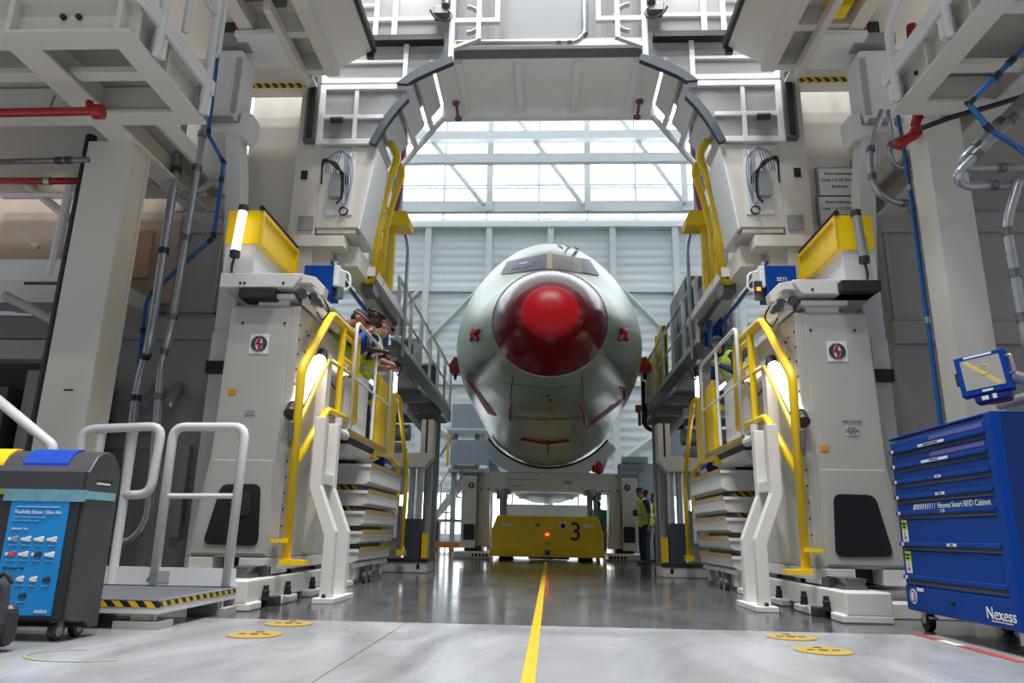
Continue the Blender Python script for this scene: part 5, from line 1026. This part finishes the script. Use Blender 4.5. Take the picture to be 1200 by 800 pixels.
build('plinth_label', MB().box(XF-.023, XF-.02, yB-.29, yB-.2, zb+.14, zb+.162), WHITE2, tcb)
build('lock', MB().disc((XF-.02, yA+.66, zb+.1), (-1, 0, 0), .014, .02, 16), BLACK, tcb)
build('top_edge', MB().box(XF-.01, XF+.72, yA, yB, ztp, ztp+.012), BLUE, tcb, bevel=.003); build('near_stile', MB().box(XF-.022, XF+.04, yA-.004, yA+.066, zb, ztp), BLUE, tcb, bevel=.004)
for dx in (.09,):
    build('display_pane', MB().box(XF-.0135, XF-.012, yA+.1, yA+.72, ztp-.066, ztp-.04), mat('purple_reflector', (96, 96, 160), .25), tcb); build('display_pane', MB().box(XF-.0135, XF-.012, yA+.1, yA+.74, ztp-.176, ztp-.15), mat('purple_reflector', (96, 96, 160), .25), tcb)
tag(build('side_handle', MB().cap((XF+.35, yA-.03, ztp-.04), (XF+.6, yA-.03, ztp-.04), .03, .03), BLACK, tcb), 'black side handle')
tag(build('green_tag', MB().box(XF-.0135, XF-.011, yB-.1, yB-.05, ztp-.03, ztp-.015), mat('green_tag', (40, 150, 90), .5), tcb), 'green tag')
for x, y in ((XF+.08, yA+.1), (XF+.08, yB-.12), (XF+.62, yA+.1), (XF+.62, yB-.12)):
    w = build('caster', MB().tube([(x-.022, y+.02, .06), (x+.022, y+.02, .06)], .06, 22), BLACK, tcb); build('caster_fork', MB().box(x-.034, x-.025, y-.01, y+.04, .05, .125).box(x+.025, x+.034, y-.01, y+.04, .05, .125).box(x-.034, x+.034, y-.02, y+.05, .115, .13), STEEL, w); build('brake_pedal', MB().box(x-.02, x+.02, y-.08, y-.02, .085, .10), STEEL, w)
# monitor on arm
mo = thing('touch_monitor', (2.95, 4.95, 1.45), 'blue framed touch monitor on a grey arm above the blue cabinet', 'monitor')
O = Vector(at(1151, 437, 4.9)); KM = .80; cr_ = Vector((.70, -.70, .10)).normalized()
up = Vector((.12, -.06, 1)); up = (up-cr_*up.dot(cr_)).normalized(); nn = cr_.cross(up)
def mbox(u0, u1, v0, v1, w0, w1):
    pts = [O+(cr_*u+up*v+nn*w)*KM for w in (w0, w1) for u, v in ((u0, v0), (u1, v0), (u1, v1), (u0, v1))]
    return MB().add(pts, [(0, 3, 2, 1), (4, 5, 6, 7), (0, 1, 5, 4), (1, 2, 6, 5), (2, 3, 7, 6), (3, 0, 4, 7)])
build('case', mbox(-.19, .19, -.175, .175, -.1, 0), BLUE, mo, bevel=.008)
scn = bpy.data.materials.new('screen_glass'); scn.use_nodes = True; sb = scn.node_tree.nodes['Principled BSDF']; sb.inputs['Roughness'].default_value = .12; sb.inputs['Base Color'].default_value = (.12, .12, .12, 1)
sb.inputs['Emission Color'].default_value = (.42, .40, .36, 1); sb.inputs['Emission Strength'].default_value = .35
sc_ = build('screen', mbox(-.145, .15, -.125, .135, 0, .004), scn, mo)
SCY = mat('screen_yellow', (170, 150, 90), .3, var=0, emit=.35)
band_ = MB().add([tuple(O+(cr_*u+up*v+nn*.0045)*KM) for u, v in ((-.13, .12), (-.09, .125), (.13, -.10), (.10, -.12))], [(0, 1, 2, 3)]); build('screen_band', band_, SCY, sc_)
ring = [tuple(O+(cr_*(.02+.04*math.cos(t))+up*(.03+.04*math.sin(t))+nn*.006)*KM) for t in np.linspace(0, math.tau, 21)[:-1]]; build('screen_ring', MB().tube(ring, .004, 5, closed=True), SCY, sc_)
build('top_label', mbox(-.11, .10, .148, .166, 0, .003), WHITE2, mo); build('bottom_label', mbox(-.03, .05, -.158, -.14, 0, .003), WHITE2, mo)
build('chin', mbox(-.11, .16, -.25, -.165, -.12, -.01), BLUED, mo, bevel=.02); build('chin_sticker', mbox(-.05, .0, -.225, -.19, -.011, -.007), WHITE2, mo); build('chin_sticker', mbox(.03, .06, -.225, -.185, -.011, -.007), WHITE2, mo); build('chin_lamp', mbox(-.02, .14, -.255, -.235, -.1, -.03), RED, mo)
hb = [O+(cr_*a+up*b_+nn*c_)*KM for a, b_, c_ in ((.18, .10, -.02), (.235, .10, .03), (.235, -.05, .03), (.18, -.05, -.02))]; build('handle', MB().pipe(hb, .011, .02, 8), STEEL, mo, smooth=True)
build('side_button', mbox(-.215, -.19, -.06, .05, -.06, -.03), BLK2, mo)
build('arm', MB().tube([O+(cr_*.17+up*-.05+nn*-.06)*KM, O+Vector((.55, .1, -.08)), O+Vector((.55, .75, -.08))], .04, 12), GREYP, mo)
# ================================================================== WALKWAY CONTENTS AND BACKGROUND
c = thing('electrical_cabinet', (3.0, 13.2, 3.36), 'dark grey electrical cabinet standing on the walkway on the blue cabinet side', 'cabinet')
build('body', MB().box(2.42, 3.2, 12.0, 13.6, 3.36, 5.0), mat('cabinet_grey', (104, 110, 122), .5), c, bevel=.01); build('door', MB().box(2.40, 2.42, 12.05, 12.8, 3.45, 4.92).box(2.40, 2.42, 12.85, 13.55, 3.45, 4.92), mat('cabinet_grey2', (120, 126, 138), .5), c); build('handle', MB().box(2.385, 2.4, 12.76, 12.79, 4.1, 4.3), BLACK, c)
c = thing('blue_crate', (2.9, 11.3, 3.36), 'blue locker behind the walkway railing next to the grey electrical cabinet', 'locker')
build('body', MB().box(2.5, 2.74, 11.0, 11.8, 3.36, 4.55), BLUE, c, bevel=.01); build('door', MB().box(2.49, 2.5, 11.05, 11.75, 3.4, 4.5), BLUED, c); build('handle', MB().box(2.47, 2.49, 11.15, 11.2, 3.9, 4.05), STEEL, c)
for k, (y0, y1, z1) in enumerate(((14.3, 15.2, 4.75), (15.6, 16.8, 4.55))):
    c = thing('barrier_screen', (2.5, (y0+y1)/2, 3.36), ('yellow guard panel beside the grey cabinet on the far walkway', 'yellow guard panel at the far end of the walkway railing')[k], 'panel')
    build('sheet', MB().box(2.36, 2.44, y0, y1, 3.36, z1), YEL, c, bevel=.01); build('frame', MB().box(2.34, 2.46, y0, y0+.06, 3.36, z1+.02), YEL, c); build('frame', MB().box(2.34, 2.46, y1-.06, y1, 3.36, z1+.02), YEL, c)
polytube('drain_hose', [(2.2, 16.2, 4.0), (2.2, 16.2, 3.0), (2.35, 16.0, 2.85), (2.9, 15.3, 2.85)], .05, SEAL, 'dark blue drain hose looping under the far walkway on the blue cabinet side', 'hose', .12)
for k, (y0, h) in enumerate(((12.2, .5), (13.0, .7), (15.4, .8))):
    c = thing('equipment_box', (-2.6, y0+.2, 3.36), ('small dark equipment box on the walkway nearest the men', 'tall pale equipment box in the middle of the bin side walkway', 'dark equipment box at the far end of the bin side walkway')[k], 'box')
    build('body', MB().box(-2.72, -2.40, y0, y0+.45, 3.36, 3.36+h), (DGREY, WHITE2, SEAL)[k], c, bevel=.01); build('lid', MB().box(-2.73, -2.39, y0-.01, y0+.46, 3.36+h, 3.40+h), GREYP, c)
# far equipment between the walkway column and the gantry
f1 = thing('work_stand', (-3.1, 29.8, 0), 'tall far work stand with pale blue grey panels behind the gantry leg', 'work stand')
PB = mat('pale_blue_panel', (156, 166, 178), .5)
build('upper_panel', MB().box(-3.9, -2.4, 29.9, 30.1, 4.85, 5.85), PB, f1); build('lower_panel', MB().box(-3.85, -2.25, 29.4, 29.6, 3.3, 4.3), PB, f1)
build('upper_deck', MB().box(-4.0, -2.0, 29.4, 31, 4.55, 4.7), GREYP, f1); build('lower_deck', MB().box(-3.9, -2.2, 29.4, 31, 3.0, 3.15), GREYP, f1)
for x in (-3.8, -2.9, -2.3): build('leg', MB().box(x, x+.2, 29.7, 29.9, 0, 4.6), mat('pale_steel', (168, 176, 184), .4), f1)
build('brace', MB().tube([(-3.7, 29.5, 4.6), (-4.3, 29.5, 3.6)], .08, 6), mat('pale_steel', (168, 176, 184), .4), f1); build('brace', MB().tube([(-2.6, 29.5, 4.5), (-2.1, 29.5, 3.4)], .08, 6), mat('pale_steel', (168, 176, 184), .4), f1); build('yellow_rail', MB().tube([(-3.95, 29.4, 3.2), (-3.95, 29.4, 4.5)], .05, 6), YEL, f1); build('under_gear', MB().box(-3.3, -2.3, 29.4, 29.8, 2.75, 3.0), BLK2, f1)
f2 = thing('boarding_stairs', (-3.9, 30.5, 0), 'far white inclined stairs with handrail behind the bin side walkway column', 'stairs')
build('stringer', MB().prism([(-4.6, .9), (-4.6, 1.3), (-3.3, 3.2), (-3.0, 3.2), (-3.0, 2.9)], 'y', 30.4, 30.6), WHITE2, f2); build('handrail', MB().tube([(-4.6, 30.4, 2.2), (-3.4, 30.4, 4.0), (-2.9, 30.4, 4.0)], .05, 6).tube([(-4.3, 30.4, 1.7), (-4.3, 30.4, 2.6)], .04, 6), WHITE2, f2)
mb = MB()
for k in range(6): mb.box(-4.5+.22*k, -4.2+.22*k, 30.45, 31.3, 1.1+.32*k, 1.14+.32*k)
build('tread', mb, GREYP, f2)
f3 = thing('far_bench', (-4.2, 27, 0), 'far low work bench with orange strip near the end wall windows', 'bench')
build('top', MB().box(-5.5, -2.5, 26.6, 27.4, 1.0, 1.1), GREYP, f3); build('orange_strip', MB().box(-5.5, -2.2, 26.5, 26.55, .12, .32), mat('orange_paint', (230, 130, 30), .5), f3); 
for x in (-5.4, -3.9, -2.7): build('leg', MB().box(x, x+.1, 26.7, 27.3, 0, 1.0), DGREY, f3)

f4 = thing('control_cabinet', (3.2, 24, 0), 'far pale control cabinet behind the gantry leg and the standing men', 'cabinet')
build('body', MB().box(2.4, 3.5, 23.8, 24.6, 0, 2.9), PB, f4, bevel=.02); build('top_gear', MB().box(2.5, 3.3, 23.7, 24.2, 2.9, 3.1), GREY, f4)
f5 = thing('work_stand', (5.2, 27, 0), 'far work stand with stair railing beyond the blue cabinet side walkway column', 'work stand')
build('panel', MB().box(4.2, 6.4, 26.6, 26.8, 3.4, 4.9), PB, f5); build('leg', MB().box(4.3, 4.5, 26.6, 26.9, 0, 3.4), WHITE2, f5); build('leg', MB().box(5.9, 6.1, 26.6, 26.9, 0, 3.4), WHITE2, f5); build('handrail', MB().tube([(3.6, 26.4, 2.3), (5.2, 26.4, 3.4), (6.2, 26.4, 3.4)], .05, 6).tube([(3.8, 26.4, 2.0), (5.2, 26.4, 2.9)], .03, 6), WHITE2, f5)
for k, (sx, y) in enumerate(((-1, 13.2), (1, 13.4))):
    f6 = thing('machine_cluster', (sx*3.1, y, 0), 'cluster of silver ducts and grey boxes under the walkway '+SIDE[sx], 'machinery')
    build('duct', MB().tube([(sx*2.6, y+.6, 2.45), (sx*3.9, y+.6, 2.45)], .16, 14).tube([(sx*2.9, y+.9, .5), (sx*2.9, y+.9, 2.3)], .1, 12), STEEL, f6, smooth=False); build('box', MB().box(min(sx*2.7, sx*3.6), max(sx*2.7, sx*3.6), y+.4, y+1.0, 1.3, 2.2), GREY, f6, bevel=.02); build('rack', MB().box(min(sx*2.75, sx*4.2), max(sx*2.75, sx*4.2), y+1.0, y+1.2, 0, 1.1), GREYP, f6)
    build('beam', MB().box(min(sx*2.6, sx*4.4), max(sx*2.6, sx*4.4), y+.2, y+.4, 2.8, 2.95), WHITE2, f6)
polytube('steel_conduit', [at(685, -10, 8.2), at(685, 40, 8.2), at(676, 49, 8.2), at(535, 51, 8.2)], .03, STEEL, 'steel conduit turning a corner on the white wall above the portal opening', 'conduit', .15, (1.0, 2.06, 2.15), STEELD)
# ================================================================== PEOPLE
SKIN1 = mat('skin_tan', (168, 112, 86), .5, var=.05); SKIN2 = mat('skin_dark', (74, 46, 36), .5, var=.05); SKIN3 = mat('skin_light', (190, 140, 116), .5, var=.05)
NAVY = mat('navy_fabric', (24, 44, 92), .8, var=.08, scale=12); NAVYD = mat('navy_trousers', (26, 36, 62), .8, var=.08, scale=12); CAPM = mat('navy_cap', (22, 26, 46), .7); HIVIS = mat('hi_vis_lime', (202, 232, 24), .6, var=.06, scale=10)
REFL = mat('reflective_band', (190, 192, 186), .4); HAIR = mat('dark_hair', (24, 18, 16), .7); SHOE = mat('black_shoe', (22, 22, 24), .5); EYE = mat('dark_eye', (20, 16, 14), .3, var=0); GREENCAP = mat('dark_green_cap', (16, 52, 40), .7)
def person(loc, yaw, label, skin, scale=1.0, lean=20, hands=((.45, .12, 1.17), (.45, -.12, 1.17)), headpitch=25, headyaw=0, cap=CAPM, beard=False, longhair=False, vest=True, shirt=NAVY, feet=((-.02, .11), (.04, -.11)), vox=.011, group=None, sleeves=.55):
    o = thing('person', loc, label, 'person', group)
    cy, sy = math.cos(yaw), math.sin(yaw); fw = Vector((cy, sy, 0)); rt = Vector((sy, -cy, 0)); upv = Vector((0, 0, 1)); base = Vector(loc)
    W_ = lambda f, r, u: base+(fw*f+rt*r+upv*u)*scale
    S_ = lambda *a: [x*scale for x in a]
    la = math.radians(lean); pel = (-.10*math.sin(la)*2, 0, .94); ta = Vector((math.sin(la), 0, math.cos(la)))
    def tp(h, f=0, r=0): return W_(pel[0]+ta.x*h+ta.z*f, r, pel[2]+ta.z*h-ta.x*f)   # point h up the trunk
    trunkR = Matrix((rt, (fw*math.cos(la)-upv*math.sin(la)), (fw*math.sin(la)+upv*math.cos(la)))).transposed()
    def ell(mb, h, rad, f=0, r=0): mb.ell(tp(h, f, r), S_(*rad), trunkR, 18, 12)
    sh = {1: tp(.47, 0, .19), -1: tp(.47, 0, -.19)}; k = scale
    body = MB(); body.cap(tp(.5), tp(.62, .02), .06*k, .052*k)
    ell(body, .38, (.165, .105, .17)); ell(body, .08, (.15, .11, .16)); ell(body, .22, (.14, .10, .16))
    # head with its own turn and pitch
    hp = la*.4+math.radians(headpitch); hy = yaw+math.radians(headyaw)
    hf = Vector((math.cos(hy)*math.cos(hp), math.sin(hy)*math.cos(hp), -math.sin(hp))); hr = Vector((math.sin(hy), -math.cos(hy), 0)); hu = hr.cross(hf)
    HC = tp(.71, .045); Hd = lambda f, r, u: HC+(hf*f+hr*r+hu*u)*scale
    HR = Matrix((hr, hf, hu)).transposed()
    body.ell(Hd(0, 0, .03), S_(.076, .094, .10), HR, 20, 14); body.ell(Hd(.03, 0, -.045), S_(.058, .062, .075), HR, 16, 12)
    body.cap(Hd(.09, 0, .02), Hd(.112, 0, -.018), .013*k, .018*k, 8); body.cap(Hd(.088, .018, -.062), Hd(.088, -.018, -.062), .012*k, None, 8); body.ell(Hd(.075, 0, -.1), S_(.028, .024, .022), HR, 10, 8)
    for r in (-1, 1): body.ell(Hd(-.008, r*.078, 0), S_(.012, .024, .034), HR, 8, 8); body.cap(Hd(.085, r*.018, .042), Hd(.075, r*.05, .042), .012*k, None, 8)
    body.cap(tp(.58, .015), Hd(-.01, 0, -.05), .056*k, .054*k)
    sleeve = MB(); 
    for r, hd in zip((1, -1), hands):
        Hh = W_(*hd); d = Hh-sh[r]; L1, L2 = .30*k, .27*k; dist = min(d.length, (L1+L2)*.985)
        a_ = (L1*L1-L2*L2+dist*dist)/(2*dist); hgt = math.sqrt(max(0, L1*L1-a_*a_)); dn = d.normalized()
        pole = (-upv*.8+rt*r*.7-fw*.3); pole = (pole-dn*pole.dot(dn)).normalized()
        el = sh[r]+dn*a_+pole*hgt; wr = sh[r]+dn*dist
        body.cap(sh[r], el, .048*k, .040*k); body.cap(el, wr, .040*k, .027*k)
        pd = (wr-el).normalized(); nrm_ = rt*r; crl = (-upv+fw*.1).normalized(); side = pd.cross(crl).normalized()
        pc = wr+pd*.045*k; body.cap(wr, wr+pd*.075*k, .026*k, .03*k); body.cap(pc+side*.022*k, wr+pd*.08*k+side*.026*k, .016*k, .016*k); body.cap(pc-side*.022*k, wr+pd*.08*k-side*.026*k, .016*k, .016*k)
        for i, (off, ln) in enumerate(((-.030, .068), (-.010, .078), (.010, .074), (.029, .058))):
            b0 = wr+pd*.082*k+side*off*k; b1 = b0+(pd*.75+crl*.5).normalized()*ln*.5*k; b2 = b1+(pd*.1+crl).normalized()*ln*.5*k
            body.cap(b0, b1, .0095*k, .009*k, 8); body.cap(b1, b2, .009*k, .0075*k, 8)
        t0 = pc-side*r*.028*k; t1 = t0+(pd*.5-side*r*.6+crl*.3).normalized()*.04*k; t2 = t1+(pd*.8+crl*.5).normalized()*.03*k
        body.cap(t0, t1, .012*k, .0105*k, 8); body.cap(t1, t2, .0105*k, .008*k, 8)
        sleeve.cap(sh[r]-dn*.01, sh[r].lerp(el, .95 if sleeves > .9 else sleeves/.55*.8), .066*k, .056*k)
        if sleeves > .9: sleeve.cap(el, el.lerp(wr, .9), .056*k, .042*k)
    trousers = MB(); ell(trousers, .02, (.165, .125, .14)); shoes = []
    for r, (ff, rr) in zip((1, -1), feet):
        hip = tp(-.02, 0, .09*r); an = W_(ff, rr, .08); kn = hip.lerp(an, .5)+fw*.03*k
        body.cap(hip, kn, .075*k, .052*k); body.cap(kn, an, .05*k, .034*k); body.cap(an, W_(ff+.1, rr, .035), .034*k, .03*k)
        trousers.cap(hip, kn, .098*k, .075*k); trousers.cap(kn, W_(ff, rr, .085), .074*k, .062*k)
        shoes.append(MB().cap(W_(ff-.05, rr, .045), W_(ff+.14, rr*1.1, .038), .045*k, .038*k).cap(W_(ff-.03, rr, .05), W_(ff, rr, .1), .045*k, .045*k))
    bo = build('body', body, skin, o, remesh=vox)
    st = MB(); ell(st, .38, (.195, .132, .17)); ell(st, .2, (.172, .13, .2)); ell(st, .04, (.172, .132, .12)); st.cap(sh[1], sh[-1], .072*k, .072*k); st.cap(tp(.5), tp(.56, .01), .075*k, .066*k)
    st.v += sleeve.v[:0]; n0 = len(st.v); st.v += sleeve.v; st.f += [tuple(i+n0 for i in q) for q in sleeve.f]
    build('shirt', st, shirt, o, remesh=vox*1.25); build('trousers', trousers, NAVYD, o, remesh=vox*1.3)
    for s_ in shoes: build('shoe', s_, SHOE, o, remesh=vox*1.2)
    if vest:
        vs = MB(); ell(vs, .36, (.212, .152, .19)); ell(vs, .18, (.198, .152, .23)); ell(vs, .0, (.2, .155, .13)); vs.cap(tp(.5, 0, .12), tp(.5, 0, -.12), .07*k, .07*k)
        ve = build('vest', vs, HIVIS, o, remesh=vox*1.3)
        for h, a1, b1 in ((.20, .214, .166), (.06, .212, .168)):
            lp_ = [tp(h, b1*math.sin(t), a1*math.cos(t)) for t in np.linspace(0, math.tau, 33)[:-1]]
            bd = MB(); lo2 = [p-ta_w*.024*k for p in lp_ for ta_w in [(fw*ta.x+upv*ta.z)]]; hi2 = [p+(fw*ta.x+upv*ta.z)*.024*k for p in lp_]
            bd.loft([lo2+[lo2[0]], hi2+[hi2[0]]], closed=False, caps=False); bb_ = build('reflective_band', bd, REFL, ve); sm = bb_.modifiers.new('t', 'SOLIDIFY'); sm.thickness = .008
        for r in (-1, 1): build('shoulder_band', MB().tube([tp(.2, .165, r*.1), tp(.4, .15, r*.1), tp(.53, .06, r*.1), tp(.55, -.03, r*.1)], .014*k, 6), REFL, ve)
    for r in (-1, 1): build('eye', MB().ell(Hd(.082, r*.031, .022), S_(.012, .008, .008), HR, 8, 6), EYE, o)
    if cap:
        cp = MB(); rings = []
        for a in (0, 18, 36, 54, 72, 86):
            c_, s_ = math.cos(math.radians(a)), math.sin(math.radians(a)); rings.append([Hd(.104*c_*math.cos(t)-.004, .089*c_*math.sin(t), .045+.085*s_) for t in np.linspace(0, math.tau, 25)[:-1]])
        cp.loft(rings); co = build('cap', cp, cap, o, smooth=True)
        vz = MB(); vz.loft([[Hd(.085*math.cos(t)+.01, .078*math.sin(t), .05) for t in np.linspace(-1.25, 1.25, 11)], [Hd(.085+.075*math.cos(t), .07*math.sin(t), .036) for t in np.linspace(-1.25, 1.25, 11)]], closed=False, caps=False)
        v_ = build('visor', vz, cap, co); sm = v_.modifiers.new('t', 'SOLIDIFY'); sm.thickness = .006
        tag(build('cap_piping', MB().tube([Hd(.106*math.cos(t)-.004, .091*math.sin(t), .05) for t in np.linspace(-2.6, 2.6, 20)], .004*k, 5), REFL if cap is CAPM else cap, co), 'pale piping')
        hb_ = MB(); hb_.ell(Hd(-.048, 0, -.002), S_(.066, .05, .062), HR); build('hair', hb_, HAIR, o, smooth=True)
    else:
        hb_ = MB(); hb_.ell(Hd(-.014, 0, .06), S_(.083, .098, .085), HR); build('hair', hb_, HAIR, o, smooth=True)
    if longhair:
        hb_ = MB()
        for r in (-1, 1): hb_.cap(Hd(-.02, r*.07, .03), Hd(.0, r*.08, -.16), .03*k, .028*k)
        hb_.cap(Hd(-.06, 0, 0), Hd(-.06, 0, -.16), .05*k, .05*k); build('hair', hb_, HAIR, o, remesh=.012)
    if beard:
        bm_ = MB()
        for t in np.linspace(-1.3, 1.3, 9): bm_.ell(Hd(.016+.052*math.cos(t), .046*math.sin(t), -.08+.018*abs(t)), S_(.017, .017, .022), HR, 8, 6)
        build('beard', bm_, HAIR, o, remesh=.009)
    return o
ZP = 1.68
person((-2.66, 8.26, ZP), .12, 'bearded person in navy sleeves and cap, bowed over the white rail nearest the camera', SKIN1, 1.0, 46, ((.50, .0, 1.24), (.48, -.09, 1.28)), 14, 10, beard=True, sleeves=1.0, shirt=mat('royal_blue_fabric', (26, 66, 140), .8, var=.08, scale=12))
person((-2.42, 8.72, ZP), .25, 'dark skinned person in lime vest and navy cap, middle of the three at the rail', SKIN2, 1.0, 22, ((.36, .05, 1.12), (.38, -.06, 1.08)), 6, 25)
person((-2.36, 9.2, ZP), .2, 'person in navy cap furthest from the camera of the three at the white rail', SKIN3, .98, 18, ((.30, .1, 1.08), (.32, -.05, 1.05)), 18, 15)
person((2.44, 9.3, ZP), math.pi+.35, 'woman with dark green cap and long dark hair leaning on the white rail alone', SKIN3, .87, 26, ((.28, .1, 1.25), (.32, -.1, 1.22)), 4, 34, cap=GREENCAP, longhair=True, sleeves=1.0)
person((2.32, 17.7, 0), math.pi*1.12, 'person in lime vest standing full length beside the gantry leg, holding a dark object', SKIN1, .99, 3, ((.22, -.05, 1.12), (.02, -.27, .82)), 8, 8, vox=.014)
ph = at(748, 598, 17.45); tag(build('camera_bag', MB().box(2.04, 2.14, 17.38, 17.48, 1.08, 1.2).box(2.06, 2.12, 17.34, 17.38, 1.1, 1.17), BLACK, bevel=.01), 'small black camera held by the person beside the gantry leg', 'camera')
person((2.52, 18.5, 0), math.pi*1.0, 'person in lime vest half hidden behind the standing one by the gantry leg', SKIN2, .98, 2, ((.05, .24, .85), (.05, -.24, .85)), 4, 0, cap=None, vox=.014)
person((2.82, 18.9, 0), math.pi*.95, 'bearded person furthest back of the group by the gantry leg, partly behind the column', SKIN1, .94, 2, ((.05, .24, .85), (.05, -.24, .85)), 4, 0, cap=None, beard=True, vest=False, shirt=mat('dark_green_shirt', (30, 70, 56), .8), vox=.014)
person((1.62, 21.7, 0), -1.9, 'person in teal top stooping in the dark between transporter and gantry leg', SKIN2, .95, 30, ((.3, .2, .8), (.3, -.2, .8)), 10, 0, cap=None, vest=False, shirt=mat('teal_shirt', (20, 110, 104), .8), vox=.014)
